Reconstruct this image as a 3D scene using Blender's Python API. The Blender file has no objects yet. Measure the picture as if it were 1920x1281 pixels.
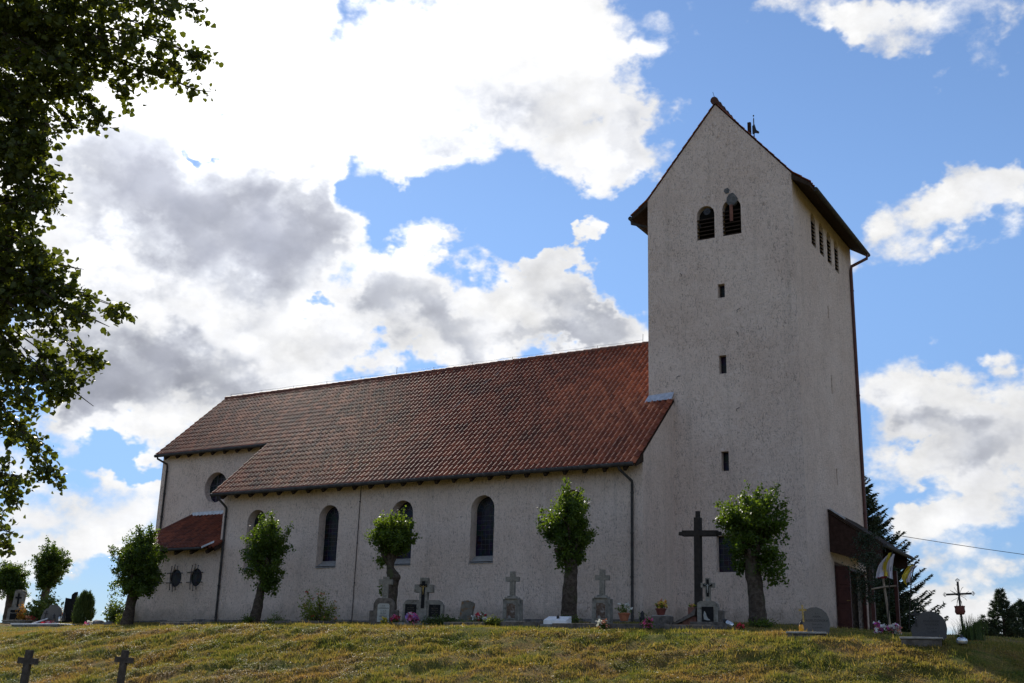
import bpy, bmesh, math, random
import numpy as np
from mathutils import Vector, Matrix
from mathutils.geometry import tessellate_polygon

SC = bpy.context.scene
COL = SC.collection
PI = math.pi
R = math.radians

# ------------------------------------------------------------------ camera
cam_d = bpy.data.cameras.new('camera')
cam_d.lens = 40.478
cam_d.sensor_width = 36.0
cam_d.clip_start = 0.1
cam_d.clip_end = 6000
cam = bpy.data.objects.new('camera', cam_d)
COL.objects.link(cam)
_r = Vector((0.86065, 0.508418, 0.028134)); _u = Vector((0.120511, -0.25706, 0.958852)); _f = Vector((-0.49473, 0.821846, 0.282509))
_m = Matrix((_r, _u, -_f)).transposed().to_4x4()
_m.translation = Vector((15.9644, -35.326, -1.9039))
cam.matrix_world = _m
SC.camera = cam

# ------------------------------------------------------------------ sun, sky, exposure
SUN_AZ, SUN_EL = R(-50.0), R(35.0)          # azimuth from +Y towards +X
SUN = Vector((math.sin(SUN_AZ)*math.cos(SUN_EL), math.cos(SUN_AZ)*math.cos(SUN_EL), math.sin(SUN_EL)))
sl = bpy.data.lights.new('sun', 'SUN')
sl.energy = 4.6
sl.angle = R(0.55)
sl.color = (1.0, 0.93, 0.82)
so = bpy.data.objects.new('sun', sl)
so.rotation_euler = (-SUN).to_track_quat('-Z', 'Y').to_euler()
so.location = (-40, 40, 60)
COL.objects.link(so)

SC.view_settings.view_transform = 'Standard'
SC.view_settings.look = 'None'
SC.view_settings.exposure = 0.34
SC.view_settings.gamma = 1.0
SC.render.engine = 'CYCLES'
SC.cycles.max_bounces = 6
SC.cycles.diffuse_bounces = 3
SC.cycles.transparent_max_bounces = 6
SC.cycles.use_denoising = True

W = bpy.data.worlds.new('World')
SC.world = W
W.use_nodes = True
NT = W.node_tree
NT.nodes.clear()

class G:
    """tiny node-graph helper"""
    def __init__(s, nt): s.nt = nt
    def n(s, t, **kw):
        x = s.nt.nodes.new(t)
        for k, v in kw.items(): setattr(x, k, v)
        return x
    def put(s, sock, v):
        if isinstance(v, bpy.types.NodeSocket): s.nt.links.new(v, sock)
        elif v is not None: sock.default_value = v
    def math(s, op, a, b=None, c=None, clamp=False):
        x = s.n('ShaderNodeMath', operation=op, use_clamp=clamp)
        for i, v in enumerate((a, b, c)): s.put(x.inputs[i], v) if v is not None else None
        return x.outputs[0]
    def vec(s, op, a, b=None, c=None):
        x = s.n('ShaderNodeVectorMath', operation=op)
        for i, v in enumerate((a, b, c)):
            if v is not None: s.put(x.inputs[i], v)
        return x.outputs['Value'] if op in ('LENGTH', 'DOT_PRODUCT', 'DISTANCE') else x.outputs['Vector']
    def rng(s, v, a, b, c=0.0, d=1.0, smooth=True):
        x = s.n('ShaderNodeMapRange', interpolation_type='SMOOTHSTEP' if smooth else 'LINEAR')
        s.put(x.inputs[0], v)
        for i, q in enumerate((a, b, c, d)): s.put(x.inputs[i+1], q)
        return x.outputs[0]
    def noise(s, vec, scale, detail=4, rough=0.55, dist=0.0, out='Fac'):
        x = s.n('ShaderNodeTexNoise')
        s.put(x.inputs['Vector'], vec); x.inputs['Scale'].default_value = scale
        x.inputs['Detail'].default_value = detail; x.inputs['Roughness'].default_value = rough
        x.inputs['Distortion'].default_value = dist
        return x.outputs[out]
    def mix(s, f, a, b, mode='MIX'):
        x = s.n('ShaderNodeMix', data_type='RGBA', blend_type=mode)
        s.put(x.inputs[0], f); s.put(x.inputs[6], a); s.put(x.inputs[7], b)
        return x.outputs[2]
    def ramp(s, f, stops):
        x = s.n('ShaderNodeValToRGB')
        e = x.color_ramp.elements
        while len(e) < len(stops): e.new(0.5)
        for q, (p, c) in zip(e, stops): q.position = p; q.color = (*c, 1)
        s.put(x.inputs[0], f)
        return x.outputs[0]

g = G(NT)
sky = g.n('ShaderNodeTexSky', sky_type='NISHITA')
sky.sun_disc = False
sky.sun_elevation = SUN_EL
sky.sun_rotation = SUN_AZ
sky.air_density = 1.0
sky.dust_density = 0.05
sky.ozone_density = 3.0
sky.altitude = 150
bg_sky = g.n('ShaderNodeBackground')
bg_sky.inputs['Strength'].default_value = 0.108

# clouds: fields laid out by azimuth and elevation of the sky
tc = g.n('ShaderNodeTexCoord')
D = g.vec('NORMALIZE', tc.outputs['Generated'])
sep = g.n('ShaderNodeSeparateXYZ'); NT.links.new(D, sep.inputs[0])
az = g.math('MULTIPLY', g.math('ARCTAN2', sep.outputs[0], sep.outputs[1]), 180/PI)
el = g.math('MULTIPLY', g.math('ARCSINE', sep.outputs[2]), 180/PI)
# a hazy lower sky is dimmer than the clear-air model makes it
skyc = g.mix(1.0, sky.outputs[0], g.mix(g.rng(el, -1.0, 24.0, 0.0, 1.0), (0.40, 0.47, 0.64, 1), (0.92, 0.97, 1.04, 1)), 'MULTIPLY')
NT.links.new(skyc, bg_sky.inputs['Color'])
cmb = g.n('ShaderNodeCombineXYZ'); NT.links.new(az, cmb.inputs[0]); NT.links.new(el, cmb.inputs[1])
P0 = cmb.outputs[0]
# noise coordinates on the sphere keep the pattern seamless; flatten a little towards the horizon
NV = g.vec('MULTIPLY', D, (1.0, 1.0, 1.35))
w1 = g.noise(NV, 9.0, 5, 0.6, 0, 'Color')
w2 = g.noise(NV, 30.0, 4, 0.6, 0, 'Color')
P1 = g.vec('ADD', P0, g.vec('MULTIPLY', g.vec('SUBTRACT', w1, (0.5, 0.5, 0.5)), (11.0, 9.0, 0)))
P1 = g.vec('ADD', P1, g.vec('MULTIPLY', g.vec('SUBTRACT', w2, (0.5, 0.5, 0.5)), (3.2, 2.6, 0)))
def blobs(lst, start):
    acc = start
    for (a, e, ra, re, amp) in lst:
        q = g.vec('MULTIPLY_ADD', P1, (1/ra, 1/re, 0), (-a/ra, -e/re, 0))
        acc = g.math('ADD', acc, g.rng(g.vec('LENGTH', q), 1.25, 0.15, 0.0, amp))
    return acc
CLOUD = [(-47.2, 29.1, 11.8, 5.9, 1.0), (-33.3, 30.1, 9.8, 4.4, 0.85), (-26.7, 27.2, 5.5, 2.8, 0.7), (-46.9, 20.3, 7.4, 4.1, 0.85), (-28.8, 19.7, 2.7, 2.7, 0.7), (-33.3, 18.3, 6.3, 2.7, 0.75), (-38.5, 16.5, 6.2, 2.8, 0.55), (-50.2, 13.5, 8.8, 3.1, 0.75), (-26.9, 17.3, 3.2, 1.5, 0.55), (-47.8, 7.4, 9.4, 2.3, 0.4), (-8.3, 22.5, 5.3, 2.1, 0.6), (-9.3, 11.2, 6.0, 3.1, 0.8), (-8.5, 7.3, 3.4, 1.8, 0.45), (-11.5, 7.1, 1.6, 2.1, 0.35), (-16.2, 31.5, 6.0, 1.5, 0.25), (-9.8, 28.9, 3.2, 0.9, 0.32), (-9.9, 3.5, 5.7, 1.5, 0.5), (-53.2, 5.3, 4.1, 2.1, 0.3), (-55.7, 22.7, 5.6, 7.7, 0.5), (-40.6, 26.1, 5.5, 3.1, 0.35), (-11.5, 31.4, 3.6, 1.0, 0.25), (-28.9, 32.0, 7.9, 2.3, 0.3), (-51.7, 4.5, 2.6, 1.0, 0.3), (-14.3, 26.4, 9.5, 4.4, -0.75), (-10.0, 17.2, 7.3, 2.8, -0.8), (-24.4, 22.0, 2.5, 3.1, -0.9), (-33.0, 23.1, 8.1, 1.5, -0.85), (-37.4, 21.3, 2.1, 1.4, -0.45), (-48.0, 25.0, 1.7, 0.8, -1.0), (-40.8, 17.6, 1.5, 0.8, -0.8), (-50.4, 9.3, 3.7, 0.9, -0.75), (-50.0, 4.0, 2.6, 1.2, -0.75), (-11.4, 8.3, 2.6, 1.0, -0.5), (-6.0, 26.3, 4.3, 2.6, -0.5), (-16.2, 19.9, 2.5, 7.7, -0.6), (-39.1, 25.2, 1.4, 1.3, -0.4), (-42.4, 21.3, 3.6, 5.2, 0.45), (-40.4, 16.0, 5.9, 1.8, 0.4), (-48.1, 16.5, 8.1, 1.5, 0.35), (-53.2, 9.2, 3.1, 1.5, 0.2), (-52.9, 3.5, 4.1, 1.5, 0.25), (-48.5, 20.1, 11.8, 12.4, 0.55), (-31.9, 16.7, 8.1, 2.3, 0.6), (-27.8, 18.6, 3.0, 2.8, 0.35), (-28.8, 20.4, 2.6, 1.9, 0.7), (-31.1, 19.6, 3.3, 1.5, 0.4)]
GREY = [(-45.9, 20.7, 6.6, 3.9, 1.045), (-51.6, 24.2, 3.4, 2.8, 0.51), (-48.9, 12.9, 7.9, 2.3, 0.85), (-36.1, 17.8, 3.8, 1.5, 0.51), (-29.9, 16.5, 4.8, 1.2, 0.6375), (-33.2, 28.1, 4.4, 1.8, 0.255), (-8.9, 10.2, 4.5, 1.8, 0.51), (-11.6, 11.6, 3.2, 1.3, 0.2975), (-54.1, 12.3, 4.2, 2.8, 0.595), (-11.7, 4.4, 3.1, 1.0, 0.34), (-41.5, 22.7, 2.5, 1.8, 0.34), (-10.4, 11.5, 3.2, 1.0, 0.255), (-26.7, 25.4, 3.4, 1.0, 0.255), (-27.8, 18.6, 2.2, 1.5, 0.2975), (-7.5, 21.2, 3.0, 0.8, 0.2125), (-38.5, 20.3, 2.8, 1.3, 0.17), (-51.3, 6.9, 3.1, 1.0, 0.2975), (-48.0, 9.2, 5.2, 0.8, 0.255), (-33.3, 16.3, 4.3, 1.0, 0.255), (-26.4, 17.8, 1.6, 1.5, 0.255), (-51.4, 16.9, 3.2, 1.5, 0.2125), (-27.3, 28.8, 5.9, 1.3, 0.22), (-36.1, 27.0, 3.5, 1.3, 0.25), (-39.2, 29.5, 3.6, 1.5, 0.15)]
nbig = g.noise(NV, 4.2, 7, 0.60)
nfine = g.noise(NV, 16.0, 7, 0.62)
v1 = g.n('ShaderNodeTexVoronoi', feature='SMOOTH_F1'); v1.inputs['Scale'].default_value = 13.0; v1.inputs['Smoothness'].default_value = 0.35
v2 = g.n('ShaderNodeTexVoronoi', feature='SMOOTH_F1'); v2.inputs['Scale'].default_value = 34.0; v2.inputs['Smoothness'].default_value = 0.3
NVd = g.vec('ADD', NV, g.vec('MULTIPLY', g.vec('SUBTRACT', w2, (0.5, 0.5, 0.5)), (0.05, 0.05, 0.05)))
NT.links.new(NVd, v1.inputs['Vector']); NT.links.new(NVd, v2.inputs['Vector'])
puff = g.math('ADD', g.math('MULTIPLY', g.math('SUBTRACT', 0.42, v1.outputs['Distance']), 0.75), g.math('MULTIPLY', g.math('SUBTRACT', 0.42, v2.outputs['Distance']), 0.40))
nn = g.math('ADD', g.math('MULTIPLY', g.math('SUBTRACT', nbig, 0.5), 1.5), g.math('MULTIPLY', g.math('SUBTRACT', nfine, 0.5), 0.95))
cov = g.math('ADD', g.math('ADD', blobs(CLOUD, 0.02), nn), puff)
mask = g.rng(cov, -0.06, 0.40)
gn = g.noise(NV, 7.5, 6, 0.62)
grey = g.math('ADD', blobs(GREY, 0.0), g.math('MULTIPLY', g.math('SUBTRACT', gn, 0.42), 1.5))
grey = g.math('ADD', grey, g.math('MULTIPLY', g.math('SUBTRACT', nfine, 0.5), 0.9))
grey = g.math('SUBTRACT', grey, g.math('MULTIPLY', puff, 0.85))
thick = g.math('MULTIPLY', g.rng(grey, -0.20, 1.65, 0, 1), g.rng(cov, 0.08, 0.75))
sdot = g.vec('DOT_PRODUCT', D, tuple(SUN))
glow = g.math('POWER', g.math('MAXIMUM', sdot, 0.0), 26.0)
front = g.rng(sdot, 0.35, -0.6, 0.0, 0.85)           # front-lit clouds out of view, brightened as fill light for the walls
white = g.math('ADD', g.math('ADD', g.math('ADD', 0.70, front), g.math('MULTIPLY', g.math('ADD', g.math('SUBTRACT', nfine, 0.5), g.math('MULTIPLY', puff, 0.35)), 0.7)), g.math('MULTIPLY', glow, 0.75))
ccol = g.ramp(thick, [(0.0, (1.0, 1.0, 1.0)), (0.22, (0.90, 0.91, 0.94)), (0.50, (0.60, 0.625, 0.69)), (0.75, (0.44, 0.46, 0.53)), (1.0, (0.33, 0.35, 0.42))])
bg_c = g.n('ShaderNodeBackground')
NT.links.new(ccol, bg_c.inputs['Color'])
NT.links.new(white, bg_c.inputs['Strength'])
mx = g.n('ShaderNodeMixShader')
NT.links.new(mask, mx.inputs[0]); NT.links.new(bg_sky.outputs[0], mx.inputs[1]); NT.links.new(bg_c.outputs[0], mx.inputs[2])
wo = g.n('ShaderNodeOutputWorld')
NT.links.new(mx.outputs[0], wo.inputs[0])

# ------------------------------------------------------------------ materials
def new_mat(name):
    m = bpy.data.materials.new(name); m.use_nodes = True
    nt = m.node_tree
    b = nt.nodes['Principled BSDF']
    return m, G(nt), b

def speck(name, c1, c2, scale=6, rough=0.85, bump=0.25, bscale=60, spec=0.3, metal=0.0, detail=6, c3=None, c3scale=2.0):
    m, q, b = new_mat(name)
    tcn = q.n('ShaderNodeTexCoord'); v = tcn.outputs['Object']
    col = q.mix(q.rng(q.noise(v, scale, detail, 0.65), 0.35, 0.65), (*c1, 1), (*c2, 1))
    if c3: col = q.mix(q.rng(q.noise(v, c3scale, 5, 0.6, 0.4), 0.52, 0.66), col, (*c3, 1))
    q.put(b.inputs['Base Color'], col)
    b.inputs['Roughness'].default_value = rough
    b.inputs['Specular IOR Level'].default_value = spec
    b.inputs['Metallic'].default_value = metal
    if bump:
        bn = q.n('ShaderNodeBump'); bn.inputs['Strength'].default_value = bump; bn.inputs['Distance'].default_value = 0.02
        q.put(bn.inputs['Height'], q.noise(v, bscale, 4, 0.6)); q.put(b.inputs['Normal'], bn.outputs[0])
    return m

def leafy(name, c1, c2, trans=0.4, rough=0.5, tcol=None, scale=3.0, spec=0.35):
    m, q, b = new_mat(name)
    at = q.n('ShaderNodeAttribute'); at.attribute_name = 'tint'
    tcn = q.n('ShaderNodeTexCoord')
    f = q.math('ADD', q.math('MULTIPLY', at.outputs['Fac'], 0.65), q.math('MULTIPLY', q.noise(tcn.outputs['Object'], scale, 3), 0.5), clamp=True)
    col = q.mix(f, (*c1, 1), (*c2, 1))
    q.put(b.inputs['Base Color'], col)
    b.inputs['Roughness'].default_value = rough
    b.inputs['Specular IOR Level'].default_value = spec
    tr = q.n('ShaderNodeBsdfTranslucent')
    q.put(tr.inputs['Color'], q.mix(1.0, col, (*(tcol or (1.5, 1.5, 0.55)), 1), 'MULTIPLY'))
    ms = q.n('ShaderNodeMixShader'); ms.inputs[0].default_value = trans
    m.node_tree.links.new(b.outputs[0], ms.inputs[1]); m.node_tree.links.new(tr.outputs[0], ms.inputs[2])
    out = m.node_tree.nodes['Material Output']
    m.node_tree.links.new(ms.outputs[0], out.inputs['Surface'])
    return m

def stucco():
    m, q, b = new_mat('raked_stucco')
    tcn = q.n('ShaderNodeTexCoord'); v = tcn.outputs['Object']
    st = q.vec('MULTIPLY', v, (1.0, 1.0, 0.38))              # vertical rake marks
    n1 = q.noise(st, 17.0, 5, 0.66, 1.0)
    n2 = q.noise(st, 38.0, 3, 0.6, 0.4)
    nh = q.noise(q.vec('MULTIPLY', v, (0.5, 0.5, 1.5)), 9.0, 3, 0.6, 0.5)
    pits = q.rng(q.math('ADD', q.math('MULTIPLY', n1, 0.55), q.math('MULTIPLY', n2, 0.45)), 0.50, 0.39)
    pits = q.math('MULTIPLY', pits, q.rng(q.noise(v, 1.3, 4, 0.6), 0.3, 0.65, 0.45, 1.0))
    blot = q.noise(v, 0.55, 6, 0.65)
    base = q.mix(q.rng(blot, 0.3, 0.7), (0.695, 0.545, 0.452, 1), (0.795, 0.65, 0.555, 1))
    base = q.mix(q.math('MULTIPLY', q.rng(n1, 0.45, 0.7), 0.35), base, (0.83, 0.70, 0.61, 1))
    # rain streaks of grime running down the face
    run = q.noise(q.vec('MULTIPLY', v, (1.0, 1.0, 0.05)), 2.6, 5, 0.7)
    base = q.mix(q.math('MULTIPLY', q.rng(run, 0.50, 0.72), 0.30), base, (0.42, 0.345, 0.285, 1))
    sz = q.n('ShaderNodeSeparateXYZ'); q.put(sz.inputs[0], v)
    damp = q.math('MULTIPLY', q.rng(q.math('ADD', sz.outputs[2], q.math('MULTIPLY', q.noise(v, 1.7, 5, 0.65), -1.3)), 0.15, -0.5), 0.55)
    base = q.mix(damp, base, (0.28, 0.235, 0.19, 1))
    col = q.mix(q.math('MULTIPLY', pits, 0.66), base, (0.17, 0.125, 0.10, 1))  # pits darkened in the colour for crevice shade and grime
    q.put(b.inputs['Base Color'], col)
    b.inputs['Roughness'].default_value = 0.95
    b.inputs['Specular IOR Level'].default_value = 0.1
    hgt = q.math('ADD', q.math('MULTIPLY', n1, 0.7), q.math('ADD', q.math('MULTIPLY', n2, 0.3), q.math('MULTIPLY', nh, 0.35)))
    bn = q.n('ShaderNodeBump'); bn.inputs['Strength'].default_value = 1.0; bn.inputs['Distance'].default_value = 0.09
    q.put(bn.inputs['Height'], hgt); q.put(b.inputs['Normal'], bn.outputs[0])
    return m

def tile_mat():
    m, q, b = new_mat('clay_pantile')
    at = q.n('ShaderNodeAttribute'); at.attribute_name = 'tint'
    tcn = q.n('ShaderNodeTexCoord'); v = tcn.outputs['Object']
    big = q.noise(v, 0.45, 5, 0.6)
    sx = q.n('ShaderNodeSeparateXYZ'); q.put(sx.inputs[0], v)
    newer = q.rng(sx.outputs[0], -9.0, 0.5, 0.0, 0.22)        # the newer tiles near the tower
    f = q.math('ADD', q.math('MULTIPLY', at.outputs['Fac'], 0.42), q.math('ADD', newer, q.math('MULTIPLY', q.math('SUBTRACT', big, 0.28), 0.85)), clamp=True)
    col = q.ramp(f, [(0.0, (0.065, 0.026, 0.018)), (0.35, (0.160, 0.046, 0.026)), (0.68, (0.28, 0.080, 0.040)), (1.0, (0.46, 0.155, 0.072))])
    fine = q.noise(v, 22.0, 5, 0.7)
    col = q.mix(q.math('MULTIPLY', q.rng(fine, 0.55, 0.75), 0.5), col, (0.05, 0.035, 0.028, 1))
    lich = q.noise(v, 3.0, 6, 0.7)
    col = q.mix(q.math('MULTIPLY', q.rng(lich, 0.60, 0.72), 0.35), col, (0.13, 0.115, 0.085, 1))
    q.put(b.inputs['Base Color'], col)
    b.inputs['Roughness'].default_value = 0.58
    b.inputs['Specular IOR Level'].default_value = 0.27
    bn = q.n('ShaderNodeBump'); bn.inputs['Strength'].default_value = 0.3; bn.inputs['Distance'].default_value = 0.01
    q.put(bn.inputs['Height'], q.noise(v, 45, 4, 0.6)); q.put(b.inputs['Normal'], bn.outputs[0])
    return m

def grass_cols(q, v):
    """dry straw, brown thatch and green moss patches by place"""
    pa = q.noise(q.vec('MULTIPLY', v, (0.55, 1.1, 1.1)), 1.05, 6, 0.62, 0.6)
    pb = q.noise(v, 6.5, 4, 0.6)
    pc = q.noise(q.vec('ADD', v, (31.0, 7.0, 3.0)), 0.5, 5, 0.6, 0.5)
    f = q.math('ADD', q.math('MULTIPLY', pa, 0.75), q.math('MULTIPLY', pb, 0.25))
    col = q.ramp(f, [(0.36, (0.285, 0.180, 0.074)), (0.44, (0.25, 0.185, 0.060)), (0.51, (0.19, 0.172, 0.042)), (0.62, (0.090, 0.118, 0.021))])
    col = q.mix(q.math('MULTIPLY', q.rng(pc, 0.50, 0.66), 0.65), col, (0.26, 0.145, 0.066, 1))
    return col

def grass_mat(name, blade):
    m, q, b = new_mat(name)
    geo = q.n('ShaderNodeNewGeometry'); v = geo.outputs['Position']
    col = grass_cols(q, v)
    if blade:
        at = q.n('ShaderNodeAttribute'); at.attribute_name = 'tint'
        col = q.mix(q.math('MULTIPLY', q.rng(at.outputs['Fac'], 0.45, 1.0), 0.6), col, (0.44, 0.31, 0.13, 1))
        col = q.mix(q.math('MULTIPLY', q.rng(at.outputs['Fac'], 0.25, 0.0), 0.6), col, (0.085, 0.12, 0.022, 1))
        q.put(b.inputs['Base Color'], col)
        b.inputs['Roughness'].default_value = 0.6
        b.inputs['Specular IOR Level'].default_value = 0.25
        tr = q.n('ShaderNodeBsdfTranslucent')
        q.put(tr.inputs['Color'], q.mix(1.0, col, (1.5, 1.45, 0.8, 1), 'MULTIPLY'))
        ms = q.n('ShaderNodeMixShader'); ms.inputs[0].default_value = 0.42
        nt = m.node_tree
        nt.links.new(b.outputs[0], ms.inputs[1]); nt.links.new(tr.outputs[0], ms.inputs[2])
        nt.links.new(ms.outputs[0], nt.nodes['Material Output'].inputs['Surface'])
    else:
        fine = q.noise(v, 28.0, 5, 0.7)
        col = q.mix(q.rng(fine, 0.35, 0.65), q.mix(0.55, col, (0.05, 0.035, 0.018, 1)), col)
        q.put(b.inputs['Base Color'], col)
        b.inputs['Roughness'].default_value = 1.0
        b.inputs['Specular IOR Level'].default_value = 0.05
        bn = q.n('ShaderNodeBump'); bn.inputs['Strength'].default_value = 1.0; bn.inputs['Distance'].default_value = 0.06
        q.put(bn.inputs['Height'], q.math('ADD', fine, q.noise(v, 9.0, 4, 0.6))); q.put(b.inputs['Normal'], bn.outputs[0])
    return m

def granite(name, a, b2, rough=0.35):
    m, q, b = new_mat(name)
    tcn = q.n('ShaderNodeTexCoord'); v = tcn.outputs['Object']
    n = q.noise(v, 130.0, 3, 0.8)
    q.put(b.inputs['Base Color'], q.mix(q.rng(n, 0.4, 0.6), (*a, 1), (*b2, 1)))
    b.inputs['Roughness'].default_value = rough
    return m

def leaded_glass():
    m, q, b = new_mat('leaded_glass')
    tcn = q.n('ShaderNodeTexCoord'); v = tcn.outputs['Object']
    vo = q.n('ShaderNodeTexVoronoi', feature='F1'); q.put(vo.inputs['Vector'], v); vo.inputs['Scale'].default_value = 6.0
    col = q.mix(0.8, vo.outputs['Color'], (0.028, 0.028, 0.045, 1))
    q.put(b.inputs['Base Color'], q.mix(1.0, col, (0.10, 0.10, 0.14, 1), 'MULTIPLY'))
    b.inputs['Roughness'].default_value = 0.3
    b.inputs['Specular IOR Level'].default_value = 0.2
    bn = q.n('ShaderNodeBump'); bn.inputs['Strength'].default_value = 0.5; bn.inputs['Distance'].default_value = 0.01
    q.put(bn.inputs['Height'], q.noise(v, 11, 3)); q.put(b.inputs['Normal'], bn.outputs[0])
    return m

def plain(name, c, rough=0.6, metal=0.0, spec=0.4, emit=None):
    return speck(name, tuple(x*0.8 for x in c), tuple(min(1, x*1.15) for x in c), 14, rough, 0.12, 80, spec, metal)

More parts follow.
